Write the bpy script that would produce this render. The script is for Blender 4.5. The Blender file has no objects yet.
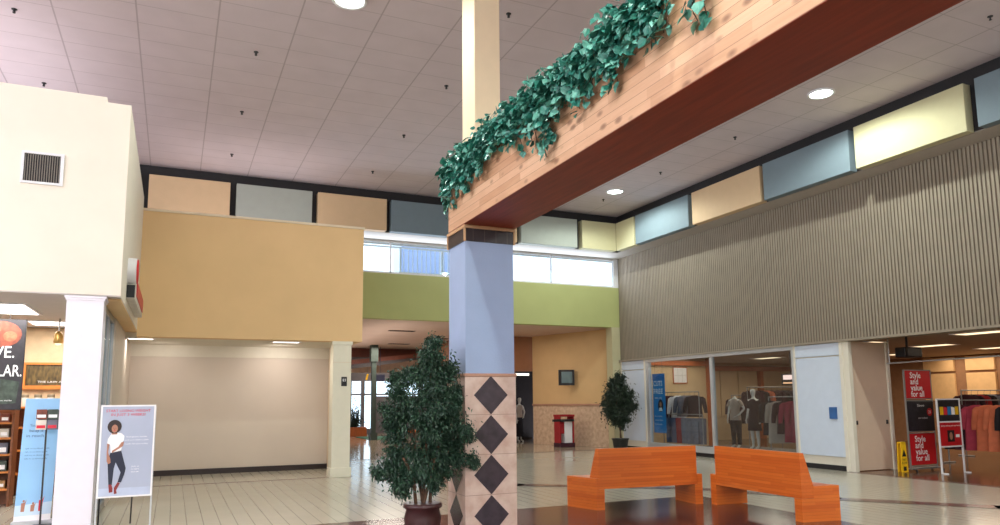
import bpy, bmesh, math, random
from mathutils import Vector, Matrix
R = random.Random(7)
PI = math.pi
COL = bpy.context.scene.collection
ORG = {}

# ------------------------------------------------------------------ materials
def lin(c):
    c = c / 255.0
    return c / 12.92 if c <= 0.04045 else ((c + 0.055) / 1.055) ** 2.4
def rgb(r, g, b): return (lin(r), lin(g), lin(b), 1.0)

def base_mat(name):
    m = bpy.data.materials.new(name); m.use_nodes = True
    nt = m.node_tree
    return m, nt, nt.nodes['Principled BSDF'], nt.nodes['Material Output']

def node(nt, kind, **kw):
    n = nt.nodes.new(kind)
    for k, v in kw.items(): setattr(n, k, v)
    return n

def pm(name, col, rough=0.6, var=0.08, scale=6.0, stretch=(1, 1, 1), bump=0.0, metal=0.0, spec=0.5, col2=None, bscale=None, coord='Object'):
    """plain paint / plastic / cloth: colour broken up by noise"""
    m, nt, p, out = base_mat(name)
    c = rgb(*col)
    tc = node(nt, 'ShaderNodeTexCoord'); mp = node(nt, 'ShaderNodeMapping')
    mp.inputs['Scale'].default_value = stretch
    nt.links.new(tc.outputs[coord], mp.inputs['Vector'])
    nz = node(nt, 'ShaderNodeTexNoise'); nz.inputs['Scale'].default_value = scale; nz.inputs['Detail'].default_value = 4
    nt.links.new(mp.outputs[0], nz.inputs['Vector'])
    mx = node(nt, 'ShaderNodeMix', data_type='RGBA')
    a = rgb(*col2) if col2 else tuple(x * (1 - var) for x in c[:3]) + (1,)
    b = c if col2 else tuple(min(1, x * (1 + var)) for x in c[:3]) + (1,)
    rp = node(nt, 'ShaderNodeValToRGB')
    rp.color_ramp.elements[0].position = 0.32; rp.color_ramp.elements[1].position = 0.68
    rp.color_ramp.elements[0].color = a; rp.color_ramp.elements[1].color = b
    nt.links.new(nz.outputs['Fac'], rp.inputs['Fac'])
    nt.links.new(rp.outputs['Color'], p.inputs['Base Color'])
    p.inputs['Roughness'].default_value = rough; p.inputs['Metallic'].default_value = metal
    p.inputs['Specular IOR Level'].default_value = spec
    if bump:
        bp = node(nt, 'ShaderNodeBump'); bp.inputs['Strength'].default_value = bump; bp.inputs['Distance'].default_value = 0.02
        nb = node(nt, 'ShaderNodeTexNoise'); nb.inputs['Scale'].default_value = bscale or scale * 5
        nt.links.new(mp.outputs[0], nb.inputs['Vector'])
        nt.links.new(nb.outputs['Fac'], bp.inputs['Height']); nt.links.new(bp.outputs['Normal'], p.inputs['Normal'])
    nt.nodes.remove(mx)
    return m

def emit(name, col, s):
    m, nt, p, out = base_mat(name)
    nt.nodes.remove(p)
    e = node(nt, 'ShaderNodeEmission'); e.inputs['Color'].default_value = rgb(*col); e.inputs['Strength'].default_value = s
    nt.links.new(e.outputs[0], out.inputs['Surface'])
    return m

def glass(name, tint=(235, 242, 245), refl=0.08):
    m, nt, p, out = base_mat(name)
    nt.nodes.remove(p)
    t = node(nt, 'ShaderNodeBsdfTransparent'); t.inputs['Color'].default_value = rgb(*tint)
    g = node(nt, 'ShaderNodeBsdfGlossy'); g.inputs['Roughness'].default_value = 0.02
    mx = node(nt, 'ShaderNodeMixShader'); mx.inputs['Fac'].default_value = refl
    nt.links.new(t.outputs[0], mx.inputs[1]); nt.links.new(g.outputs[0], mx.inputs[2]); nt.links.new(mx.outputs[0], out.inputs['Surface'])
    return m

def grid_mat(name, col, line, px, py, ox, oy, wx, wy, axes=(0, 1), sx=1.0, sy=1.0, rough=0.5, var=0.06, nscale=4.0, bump=0.0, spec=0.5, blotch=0.0):
    """a surface ruled by two sets of joints (world-sized, object coordinates)"""
    m, nt, p, out = base_mat(name)
    tc = node(nt, 'ShaderNodeTexCoord'); sp = node(nt, 'ShaderNodeSeparateXYZ')
    nt.links.new(tc.outputs['Object'], sp.inputs[0])
    def joint(ax, period, off, w, s):
        a = node(nt, 'ShaderNodeMath', operation='SUBTRACT'); a.inputs[1].default_value = off
        nt.links.new(sp.outputs[ax], a.inputs[0])
        b = node(nt, 'ShaderNodeMath', operation='DIVIDE'); b.inputs[1].default_value = period
        nt.links.new(a.outputs[0], b.inputs[0])
        f = node(nt, 'ShaderNodeMath', operation='FRACT'); nt.links.new(b.outputs[0], f.inputs[0])
        l = node(nt, 'ShaderNodeMath', operation='LESS_THAN'); l.inputs[1].default_value = w / period
        nt.links.new(f.outputs[0], l.inputs[0])
        k = node(nt, 'ShaderNodeMath', operation='MULTIPLY'); k.inputs[1].default_value = s
        nt.links.new(l.outputs[0], k.inputs[0])
        return k
    jx = joint(axes[0], px, ox, wx, sx); jy = joint(axes[1], py, oy, wy, sy)
    mxm = node(nt, 'ShaderNodeMath', operation='MAXIMUM')
    nt.links.new(jx.outputs[0], mxm.inputs[0]); nt.links.new(jy.outputs[0], mxm.inputs[1])
    nz = node(nt, 'ShaderNodeTexNoise'); nz.inputs['Scale'].default_value = nscale; nz.inputs['Detail'].default_value = 5
    nt.links.new(tc.outputs['Object'], nz.inputs['Vector'])
    c = rgb(*col)
    rp = node(nt, 'ShaderNodeValToRGB')
    rp.color_ramp.elements[0].position = 0.3; rp.color_ramp.elements[1].position = 0.7
    rp.color_ramp.elements[0].color = tuple(x * (1 - var) for x in c[:3]) + (1,)
    rp.color_ramp.elements[1].color = tuple(x * (1 + var) for x in c[:3]) + (1,)
    nt.links.new(nz.outputs['Fac'], rp.inputs['Fac'])
    mc = node(nt, 'ShaderNodeMix', data_type='RGBA'); mc.inputs['B'].default_value = rgb(*line)
    nt.links.new(mxm.outputs[0], mc.inputs['Factor']); nt.links.new(rp.outputs['Color'], mc.inputs['A'])
    nt.links.new(mc.outputs['Result'], p.inputs['Base Color'])
    p.inputs['Roughness'].default_value = rough; p.inputs['Specular IOR Level'].default_value = spec
    if bump:
        bp = node(nt, 'ShaderNodeBump'); bp.inputs['Strength'].default_value = bump; bp.inputs['Distance'].default_value = 0.01; bp.invert = True
        nt.links.new(mxm.outputs[0], bp.inputs['Height']); nt.links.new(bp.outputs['Normal'], p.inputs['Normal'])
    return m

def wood(name, a, b, dark, plank, ax_len, ax_across, rough=0.45, knots=True, spec=0.4, joint=0.02):
    """boards running along ax_len, stacked along ax_across"""
    m, nt, p, out = base_mat(name)
    tc = node(nt, 'ShaderNodeTexCoord'); sp = node(nt, 'ShaderNodeSeparateXYZ')
    nt.links.new(tc.outputs['Object'], sp.inputs[0])
    d = node(nt, 'ShaderNodeMath', operation='DIVIDE'); d.inputs[1].default_value = plank
    nt.links.new(sp.outputs[ax_across], d.inputs[0])
    fl = node(nt, 'ShaderNodeMath', operation='FLOOR'); nt.links.new(d.outputs[0], fl.inputs[0])
    fr = node(nt, 'ShaderNodeMath', operation='FRACT'); nt.links.new(d.outputs[0], fr.inputs[0])
    # board ends: per board offset along the length
    wn0 = node(nt, 'ShaderNodeTexWhiteNoise', noise_dimensions='1D'); nt.links.new(fl.outputs[0], wn0.inputs['W'])
    sh = node(nt, 'ShaderNodeMath', operation='MULTIPLY_ADD'); sh.inputs[1].default_value = 0.9
    nt.links.new(sp.outputs[ax_len], sh.inputs[0]); 
    mo = node(nt, 'ShaderNodeMath', operation='MULTIPLY'); mo.inputs[1].default_value = 7.0
    nt.links.new(wn0.outputs['Value'], mo.inputs[0]); nt.links.new(mo.outputs[0], sh.inputs[2])
    fl2 = node(nt, 'ShaderNodeMath', operation='FLOOR'); nt.links.new(sh.outputs[0], fl2.inputs[0])
    cb = node(nt, 'ShaderNodeCombineXYZ'); nt.links.new(fl.outputs[0], cb.inputs[0]); nt.links.new(fl2.outputs[0], cb.inputs[1])
    wn = node(nt, 'ShaderNodeTexWhiteNoise', noise_dimensions='3D'); nt.links.new(cb.outputs[0], wn.inputs['Vector'])
    mp = node(nt, 'ShaderNodeMapping'); s = [22, 22, 22]; s[ax_len] = 1.6; mp.inputs['Scale'].default_value = s
    nt.links.new(tc.outputs['Object'], mp.inputs['Vector'])
    nz = node(nt, 'ShaderNodeTexNoise'); nz.inputs['Scale'].default_value = 1.6; nz.inputs['Detail'].default_value = 6
    nt.links.new(mp.outputs[0], nz.inputs['Vector'])
    ad = node(nt, 'ShaderNodeMath', operation='MULTIPLY_ADD'); ad.inputs[1].default_value = 0.55
    nt.links.new(wn.outputs['Value'], ad.inputs[0])
    hf = node(nt, 'ShaderNodeMath', operation='MULTIPLY'); hf.inputs[1].default_value = 0.5
    nt.links.new(nz.outputs['Fac'], hf.inputs[0]); nt.links.new(hf.outputs[0], ad.inputs[2])
    rp = node(nt, 'ShaderNodeValToRGB'); rp.color_ramp.elements[0].color = rgb(*a); rp.color_ramp.elements[1].color = rgb(*b)
    rp.color_ramp.elements[0].position = 0.1; rp.color_ramp.elements[1].position = 0.9
    nt.links.new(ad.outputs[0], rp.inputs['Fac'])
    jt = node(nt, 'ShaderNodeMath', operation='LESS_THAN'); jt.inputs[1].default_value = joint
    nt.links.new(fr.outputs[0], jt.inputs[0])
    fac = jt
    if knots:
        km = node(nt, 'ShaderNodeMapping'); ks = [7, 7, 7]; ks[ax_len] = 3.6; km.inputs['Scale'].default_value = ks
        nt.links.new(tc.outputs['Object'], km.inputs['Vector'])
        vo = node(nt, 'ShaderNodeTexVoronoi'); vo.inputs['Scale'].default_value = 1.0
        nt.links.new(km.outputs[0], vo.inputs['Vector'])
        kr = node(nt, 'ShaderNodeMapRange'); kr.inputs['From Min'].default_value = 0.1; kr.inputs['From Max'].default_value = 0.24
        kr.inputs['To Min'].default_value = 1.0; kr.inputs['To Max'].default_value = 0.0
        nt.links.new(vo.outputs['Distance'], kr.inputs['Value'])
        fac = node(nt, 'ShaderNodeMath', operation='MAXIMUM')
        nt.links.new(jt.outputs[0], fac.inputs[0]); nt.links.new(kr.outputs[0], fac.inputs[1])
    k6 = node(nt, 'ShaderNodeMath', operation='MULTIPLY'); k6.inputs[1].default_value = 0.6
    nt.links.new(fac.outputs[0], k6.inputs[0])
    mc = node(nt, 'ShaderNodeMix', data_type='RGBA'); mc.inputs['B'].default_value = rgb(*dark)
    nt.links.new(k6.outputs[0], mc.inputs['Factor']); nt.links.new(rp.outputs['Color'], mc.inputs['A'])
    nt.links.new(mc.outputs['Result'], p.inputs['Base Color'])
    p.inputs['Roughness'].default_value = rough; p.inputs['Specular IOR Level'].default_value = spec
    return m

def leaf_mat(name, cols, rough=0.45, scale=3.0):
    m, nt, p, out = base_mat(name)
    g = node(nt, 'ShaderNodeNewGeometry')
    rp = node(nt, 'ShaderNodeValToRGB')
    while len(rp.color_ramp.elements) < len(cols): rp.color_ramp.elements.new(0.5)
    for i, c in enumerate(cols):
        rp.color_ramp.elements[i].position = i / (len(cols) - 1); rp.color_ramp.elements[i].color = rgb(*c)
    nt.links.new(g.outputs['Random Per Island'], rp.inputs['Fac'])
    nt.links.new(rp.outputs['Color'], p.inputs['Base Color'])
    p.inputs['Roughness'].default_value = rough
    return m

def stone_mat(name, a, b, line, tile_z, tile_xy, rough=0.35):
    m = grid_mat(name, a, line, tile_z, tile_xy, 0, 0, 0.006, 0.006, axes=(2, 0), rough=rough, var=0.2, nscale=7)
    nt = m.node_tree
    rp = [n for n in nt.nodes if n.type == 'VALTORGB'][0]
    rp.color_ramp.elements[0].color = rgb(*b); rp.color_ramp.elements[1].color = rgb(*a)
    return m

# ------------------------------------------------------------------ mesh builder
class MB:
    def __init__(s): s.v = []; s.f = []; s.mi = []; s.sm = []
    def add(s, vs, fs, mi=0, sm=False):
        o = len(s.v); s.v += [tuple(v) for v in vs]
        for f in fs: s.f.append([o + i for i in f]); s.mi.append(mi); s.sm.append(sm)
        return s
    def box(s, x0, x1, y0, y1, z0, z1, mi=0, faces=None):
        v = [(x0,y0,z0),(x1,y0,z0),(x1,y1,z0),(x0,y1,z0),(x0,y0,z1),(x1,y0,z1),(x1,y1,z1),(x0,y1,z1)]
        f = [(0,3,2,1),(4,5,6,7),(0,1,5,4),(1,2,6,5),(2,3,7,6),(3,0,4,7)]
        return s.add(v, f, mi)
    def bbox(s, x0, x1, y0, y1, z0, z1, b=0.01, mi=0):
        """box with chamfered edges"""
        bm = bmesh.new(); bmesh.ops.create_cube(bm, size=1)
        for v in bm.verts: v.co = Vector(((x0+x1)/2 + v.co.x*(x1-x0), (y0+y1)/2 + v.co.y*(y1-y0), (z0+z1)/2 + v.co.z*(z1-z0)))
        bmesh.ops.bevel(bm, geom=bm.edges[:], offset=b, segments=2, affect='EDGES', profile=0.5)
        bm.verts.index_update()
        s.add([v.co[:] for v in bm.verts], [[v.index for v in f.verts] for f in bm.faces], mi); bm.free(); return s
    def quad(s, pts, mi=0): return s.add(pts, [tuple(range(len(pts)))], mi)
    def prism(s, poly, ax, a, b, mi=0):
        """extrude a 2D polygon along axis ax ('x','y','z') from a to b"""
        def P(u, v, t): return {'x': (t, u, v), 'y': (u, t, v), 'z': (u, v, t)}[ax]
        n = len(poly)
        vs = [P(u, v, a) for u, v in poly] + [P(u, v, b) for u, v in poly]
        fs = [tuple(range(n))[::-1], tuple(range(n, 2*n))] + [(i, (i+1) % n, n+(i+1) % n, n+i) for i in range(n)]
        return s.add(vs, fs, mi)
    def tube(s, p0, p1, r0, r1=None, n=10, mi=0, sm=True, cap=True):
        r1 = r0 if r1 is None else r1
        p0, p1 = Vector(p0), Vector(p1); d = (p1 - p0).normalized()
        u = d.orthogonal().normalized(); w = d.cross(u)
        vs = [p0 + (u*math.cos(2*PI*i/n) + w*math.sin(2*PI*i/n))*r0 for i in range(n)] + [p1 + (u*math.cos(2*PI*i/n) + w*math.sin(2*PI*i/n))*r1 for i in range(n)]
        s.add(vs, [(i, (i+1) % n, n+(i+1) % n, n+i) for i in range(n)], mi, sm)
        if cap: s.add(vs[:n], [tuple(range(n))[::-1]], mi); s.add(vs[n:], [tuple(range(n))], mi)
        return s
    def path(s, pts, r, n=8, mi=0):
        for a, b in zip(pts, pts[1:]):
            s.tube(a, b, r if not isinstance(r, tuple) else r[0], None, n, mi)
        return s
    def lathe(s, prof, c=(0, 0, 0), n=20, mi=0, ax='z', sm=True):
        vs = []; 
        for r, z in prof:
            for i in range(n):
                a = 2*PI*i/n
                q = {'z': (r*math.cos(a), r*math.sin(a), z), 'x': (z, r*math.cos(a), r*math.sin(a)), 'y': (r*math.sin(a), z, r*math.cos(a))}[ax]
                vs.append((c[0]+q[0], c[1]+q[1], c[2]+q[2]))
        fs = [(k*n+i, k*n+(i+1) % n, (k+1)*n+(i+1) % n, (k+1)*n+i) for k in range(len(prof)-1) for i in range(n)]
        s.add(vs, fs, mi, sm)
        s.add(vs[:n], [tuple(range(n))[::-1]], mi); s.add(vs[-n:], [tuple(range(n))], mi)
        return s
    def loft(s, rings, n=14, mi=0, power=2.0, cap=True, wob=0.0):
        vs = []
        for cx, cy, z, rx, ry in rings:
            for i in range(n):
                a = 2*PI*i/n; k = 1 + wob*math.sin(a*5 + z*3)
                c, q = math.cos(a), math.sin(a)
                e = 2/power
                vs.append((cx + rx*k*math.copysign(abs(c)**e, c), cy + ry*k*math.copysign(abs(q)**e, q), z))
        fs = [(k*n+i, k*n+(i+1) % n, (k+1)*n+(i+1) % n, (k+1)*n+i) for k in range(len(rings)-1) for i in range(n)]
        s.add(vs, fs, mi, True)
        if cap: s.add(vs[:n], [tuple(range(n))[::-1]], mi); s.add(vs[-n:], [tuple(range(n))], mi)
        return s
    def flat(s, pts, fr, off=0.0, mi=0):
        """polygon in the plane frame fr = (origin, right, up, normal)"""
        o, r, u, nn = fr
        return s.add([o + r*a + u*b + nn*off for a, b in pts], [tuple(range(len(pts)))], mi)
    def ell(s, cx, cy, rx, ry, fr, off=0.0, mi=0, n=18):
        return s.flat([(cx + rx*math.cos(2*PI*i/n), cy + ry*math.sin(2*PI*i/n)) for i in range(n)], fr, off, mi)
    def text(s, body, fr, x, y, h, mi=0, off=0.002, w=None, bold=0.0, align='LEFT'):
        """letters in a plane frame: cap height h, baseline at (x, y)"""
        cu = bpy.data.curves.new('lettering', 'FONT'); cu.body = body; cu.size = 1.0; cu.offset = bold; cu.resolution_u = 2
        ob = bpy.data.objects.new('lettering', cu); COL.objects.link(ob)
        dg = bpy.context.evaluated_depsgraph_get(); dg.update()
        me = bpy.data.meshes.new_from_object(ob.evaluated_get(dg))
        vs = [v.co.copy() for v in me.vertices]; fs = [tuple(p.vertices) for p in me.polygons]
        bpy.data.objects.remove(ob); bpy.data.curves.remove(cu); bpy.data.meshes.remove(me)
        if not vs: return s
        x0, x1 = min(v.x for v in vs), max(v.x for v in vs)
        k = h / 0.69; kx = k if w is None else w / (x1 - x0)
        sh = {'LEFT': 0, 'CENTER': -(x1-x0)*kx/2, 'RIGHT': -(x1-x0)*kx}[align]
        o, r, u, nn = fr
        return s.add([o + r*(x + sh + (v.x-x0)*kx) + u*(y + v.y*k) + nn*off for v in vs], fs, mi)
    def build(s, name, mats, parent=None, loc=None):
        o0 = Vector(loc) if loc is not None else Vector((0, 0, 0))
        base = o0 + (ORG[parent.name] if parent is not None else Vector((0, 0, 0)))
        me = bpy.data.meshes.new(name)
        me.from_pydata([tuple(Vector(v) - base) for v in s.v], [], s.f)
        if not isinstance(mats, (list, tuple)): mats = [mats]
        for m in mats: me.materials.append(m)
        for p, i, sm in zip(me.polygons, s.mi, s.sm): p.material_index = i; p.use_smooth = sm
        bm = bmesh.new(); bm.from_mesh(me); bmesh.ops.recalc_face_normals(bm, faces=bm.faces) if len(me.polygons) < 4000 else None
        bm.to_mesh(me); bm.free(); me.update()
        o = bpy.data.objects.new(name, me); COL.objects.link(o)
        if parent is not None: o.parent = parent; o.location = o0; ORG[o.name] = base
        else: o.location = o0; ORG[o.name] = o0
        return o

def frame(o, r, u=(0, 0, 1)):
    r = Vector(r).normalized(); u = Vector(u).normalized()
    return (Vector(o), r, u, r.cross(u))

def struct(o): o['kind'] = 'structure'; return o
def tag(o, label, cat, group=None, kind=None):
    o['label'] = label; o['category'] = cat
    if group: o['group'] = group
    if kind: o['kind'] = kind
    return o
def thing(name, label, cat, loc=(0, 0, 0), rotz=0.0, group=None, local=False):
    o = bpy.data.objects.new(name, None); COL.objects.link(o); o.empty_display_size = 0.1
    o.location = loc; o.rotation_euler = (0, 0, rotz)
    ORG[o.name] = Vector((0, 0, 0)) if local else Vector(loc)
    return tag(o, label, cat, group)
def dup(root, loc, rotz=None, label=None, group=None):
    r = root.copy(); COL.objects.link(r); r.location = loc
    if rotz is not None: r.rotation_euler = (0, 0, rotz)
    if label: r['label'] = label
    if group: r['group'] = group
    for ch in list(root.children):
        c = ch.copy(); COL.objects.link(c); c.parent = r
        for g in list(ch.children):
            d = g.copy(); COL.objects.link(d); d.parent = c
    return r
def lamp(kind, name, loc, energy, col, **kw):
    l = bpy.data.lights.new(name, kind); l.energy = energy; l.color = col
    rot = kw.pop('rot', None); aim = kw.pop('aim', None)
    for k, v in kw.items(): setattr(l, k, v)
    o = bpy.data.objects.new(name, l); COL.objects.link(o); o.location = loc
    if aim is not None: o.rotation_euler = (Vector(aim) - Vector(loc)).to_track_quat('-Z', 'Y').to_euler()
    if rot is not None: o.rotation_euler = rot
    return o

# ------------------------------------------------------------------ palette
M = {}
M['ceil'] = grid_mat('ceiling_tiles', (208, 196, 202), (146, 134, 138), 1.13, 0.565, -0.76, 0.0, 0.024, 0.018, sx=0.55, sy=0.4, rough=0.85, var=0.035, nscale=2.0)
M['floor'] = grid_mat('floor_tiles', (180, 173, 156), (120, 112, 98), 0.205, 0.41, 0.03, 0.0, 0.013, 0.010, sx=0.6, sy=0.12, rough=0.16, var=0.04, nscale=1.2, spec=0.5)
M['floor_dark'] = grid_mat('floor_dark_tiles', (84, 52, 50), (60, 38, 38), 0.205, 0.205, 0, 0, 0.008, 0.008, sx=0.5, sy=0.5, rough=0.14, var=0.12, nscale=3)
M['floor_band'] = pm('floor_band', (112, 88, 82), rough=0.2, var=0.1)
M['floor_hall'] = pm('hall_floor', (170, 154, 134), rough=0.1, var=0.05, scale=2)
M['floor_shop'] = pm('shop_floor', (96, 66, 46), rough=0.15, var=0.08, scale=2)
M['cream'] = pm('cream_plaster', (234, 224, 208), rough=0.8, var=0.02, scale=2, bump=0.05)
M['tan'] = pm('tan_plaster', (226, 190, 140), rough=0.8, var=0.03, scale=1.2, bump=0.05)
M['tan_cap'] = pm('pale_cap', (222, 204, 176), rough=0.7, var=0.03)
M['green'] = pm('green_plaster', (176, 180, 120), rough=0.8, var=0.03, scale=1.5)
M['orange_wall'] = pm('orange_tan_plaster', (206, 172, 124), rough=0.8, var=0.04, scale=1.5)
M['rust_wall'] = pm('rust_plaster', (146, 98, 66), rough=0.8, var=0.04)
M['black'] = pm('black_board', (20, 16, 20), rough=0.6, var=0.2)
M['white'] = pm('white_paint', (228, 226, 228), rough=0.6, var=0.02)
M['pale'] = pm('pale_blue_panel', (196, 205, 220), rough=0.45, var=0.02)
M['grey_metal'] = pm('grey_metal', (150, 150, 150), rough=0.35, var=0.05, metal=0.6)
M['alu'] = pm('aluminium', (190, 192, 195), rough=0.35, var=0.03, metal=0.5)
M['darkmetal'] = pm('dark_metal', (40, 38, 40), rough=0.4, var=0.1)
M['ribs'] = pm('ribbed_panel', (142, 130, 114), rough=0.85, var=0.05, scale=3)
M['rib_gap'] = pm('ribbed_panel_groove', (108, 95, 80), rough=0.9, var=0.05, scale=3)
M['soffit'] = pm('soffit_white', (176, 166, 158), rough=0.8, var=0.03)
M['beige_wall'] = pm('beige_wall', (202, 188, 174), rough=0.8, var=0.02, scale=1.5)
M['beige_light'] = pm('beige_wall_light', (216, 208, 192), rough=0.8, var=0.02)
M['pillar'] = pm('pillar_ivory', (226, 220, 200), rough=0.7, var=0.02)
M['pillar_white'] = pm('pillar_white', (236, 232, 240), rough=0.7, var=0.015)
M['baseb'] = pm('dark_baseboard', (40, 26, 26), rough=0.5, var=0.1)
M['hall_ceil'] = pm('hall_ceiling', (206, 182, 168), rough=0.85, var=0.04, scale=1)
M['shop_ceil'] = pm('shop_ceiling', (190, 170, 145), rough=0.85, var=0.04, scale=1)
M['shop_wall'] = pm('shop_wall', (206, 178, 140), rough=0.8, var=0.05, stretch=(1, 1, .3))
M['shop_orange'] = pm('orange_wood', (178, 92, 36), rough=0.5, var=0.12, stretch=(3, 3, .4))
M['post'] = pm('tan_post', (224, 200, 168), rough=0.75, var=0.02)
M['blue'] = pm('column_blue', (152, 168, 198), rough=0.75, var=0.03, scale=3, bump=0.06, bscale=60)
M['stone'] = stone_mat('pink_stone_tile', (212, 188, 174), (188, 154, 138), (150, 122, 110), 0.475, 50)
M['diamond'] = pm('dark_diamond_tile', (58, 48, 56), rough=0.25, var=0.25, scale=9)
M['stone_trim'] = pm('stone_trim', (176, 132, 110), rough=0.45, var=0.1)
M['blacktile'] = grid_mat('black_band_tile', (52, 44, 46), (96, 84, 80), 0.155, 50, 3.2, 0, 0.006, 0.006, axes=(0, 2), rough=0.3, var=0.15, nscale=9)
M['beam'] = wood('knotty_pine', (190, 142, 108), (226, 186, 152), (98, 58, 44), 0.085, 1, 2, joint=0.05)
M['beam_under'] = pm('dark_red_stained_wood', (146, 54, 24), rough=0.5, var=0.2, scale=5, stretch=(4, .35, 1))
M['bench'] = wood('orange_bench_wood', (188, 84, 28), (214, 112, 44), (126, 48, 16), 0.042, 0, 2, rough=0.35, knots=False, joint=0.06)
M['bench_y'] = wood('orange_bench_wood_across', (188, 84, 28), (214, 112, 44), (126, 48, 16), 0.042, 1, 2, rough=0.35, knots=False, joint=0.06)
M['panel_tan'] = pm('panel_tan', (202, 172, 136), rough=0.8, var=0.02, bump=0.08, bscale=90)
M['panel_yellow'] = pm('panel_yellow', (188, 180, 144), rough=0.8, var=0.02, bump=0.08, bscale=90)
M['panel_blue'] = pm('panel_blue_grey', (110, 124, 132), rough=0.8, var=0.02, bump=0.08, bscale=90)
M['panel_grey'] = pm('panel_grey_green', (156, 160, 152), rough=0.8, var=0.02, bump=0.08, bscale=90)
M['lens'] = emit('lamp_lens', (235, 255, 245), 14)
M['troffer'] = emit('fluorescent_lens', (255, 250, 240), 7)
M['troffer_dim'] = emit('fluorescent_lens_warm', (255, 226, 180), 2.0)
M['glass'] = glass('window_glass')
M['ficus'] = leaf_mat('ficus_leaves', [(20, 40, 30), (40, 72, 52), (26, 52, 38), (64, 98, 70)])
M['ficus_dark'] = leaf_mat('dark_ficus_leaves', [(16, 26, 18), (34, 50, 34), (24, 38, 26), (50, 68, 46)])
M['ivy'] = leaf_mat('silk_ivy_leaves', [(24, 80, 70), (60, 140, 122), (30, 100, 88), (120, 184, 166), (44, 120, 100)], rough=0.4)
M['bark'] = pm('bark', (92, 66, 48), rough=0.8, var=0.25, scale=20)
M['pot'] = pm('dark_red_pot', (64, 34, 34), rough=0.35, var=0.15, scale=5)
M['pot_black'] = pm('black_pot', (28, 26, 28), rough=0.4, var=0.1)
M['soil'] = pm('soil', (40, 28, 22), rough=0.95, var=0.3, scale=40)
M['red'] = pm('sign_red', (196, 24, 34), rough=0.4, var=0.03)
M['ink_white'] = pm('white_ink', (246, 244, 244), rough=0.5, var=0.01)
M['ink_black'] = pm('black_ink', (22, 20, 24), rough=0.5, var=0.05)
M['ink_red'] = pm('red_ink', (214, 40, 60), rough=0.5, var=0.02)
M['yellow'] = pm('yellow_plastic', (236, 184, 26), rough=0.4, var=0.05)
M['skin'] = pm('printed_skin', (176, 122, 98), rough=0.5, var=0.05)
M['navy'] = pm('printed_navy', (34, 38, 58), rough=0.5, var=0.15)
M['hairp'] = pm('printed_hair', (44, 30, 28), rough=0.5, var=0.25, scale=60)
M['poster_grey'] = pm('poster_grey_blue', (176, 184, 204), rough=0.45, var=0.06, scale=1.5)
M['sky_print'] = pm('poster_sky_blue', (150, 200, 240), rough=0.4, var=0.06, scale=1.2, stretch=(.3, .3, 1.5))
M['pale_print'] = pm('poster_pale_blue', (206, 228, 246), rough=0.4, var=0.05, scale=2)
M['dark_print'] = pm('dark_print', (38, 34, 40), rough=0.4, var=0.4, scale=9)
M['food'] = pm('food_print', (120, 58, 40), rough=0.4, var=0.35, scale=16)
M['green_print'] = pm('green_print', (58, 70, 60), rough=0.4, var=0.5, scale=14)
M['shelfwood'] = pm('brown_shelf_wood', (128, 74, 40), rough=0.5, var=0.15, stretch=(.5, 5, 5))
M['frame_orange'] = pm('orange_frame_wood', (206, 124, 52), rough=0.45, var=0.1)
M['brown_pic'] = pm('brown_picture', (92, 74, 40), rough=0.4, var=0.6, scale=12, stretch=(2, 1, .7))
M['blue_sign'] = pm('blue_sign', (42, 128, 194), rough=0.4, var=0.06)
M['blue_sign_dark'] = pm('blue_sign_dark', (30, 100, 170), rough=0.4, var=0.06)
M['maroon'] = pm('maroon_cloth', (62, 26, 38), rough=0.9, var=0.2)
M['wcloth'] = pm('white_cloth', (236, 236, 242), rough=0.9, var=0.06)
M['gcloth'] = pm('grey_cloth', (112, 112, 124), rough=0.9, var=0.15, scale=14)
M['denim'] = pm('denim_cloth', (84, 92, 118), rough=0.9, var=0.2, scale=20)
M['redcloth'] = pm('red_cloth', (150, 28, 34), rough=0.9, var=0.1)
M['pinkcloth'] = pm('pink_red_cloth', (168, 56, 76), rough=0.9, var=0.12)
M['orangecloth'] = pm('orange_cloth', (206, 112, 76), rough=0.9, var=0.1)
M['blackcloth'] = pm('black_cloth', (26, 22, 28), rough=0.9, var=0.2)
M['taupe'] = pm('taupe_cloth', (178, 160, 146), rough=0.9, var=0.08)
M['spotcloth'] = pm('dark_patterned_cloth', (60, 30, 40), rough=0.9, col2=(20, 16, 26), scale=26)
M['mannequin'] = pm('mannequin_white', (226, 222, 214), rough=0.4, var=0.02)
M['teal_rug'] = pm('teal_rug', (74, 124, 100), rough=0.9, var=0.1)
M['slat_red'] = pm('red_brown_slats', (104, 50, 32), rough=0.6, var=0.2)
M['greenpost'] = pm('dark_green_post', (46, 60, 54), rough=0.6, var=0.15)
M['ext'] = pm('exterior_blue_wall', (150, 166, 204), rough=0.8, var=0.03)
M['ext_white'] = pm('exterior_white', (236, 240, 246), rough=0.7, var=0.02)
M['screen'] = pm('grey_screen', (92, 116, 120), rough=0.2, var=0.06)
M['bread'] = pm('kraft_box', (168, 128, 82), rough=0.7, var=0.2, scale=20)
M['jarw'] = pm('white_jar', (214, 206, 192), rough=0.35, var=0.06)
M['jarlid'] = pm('jar_lid', (120, 104, 80), rough=0.4, var=0.1)

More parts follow.
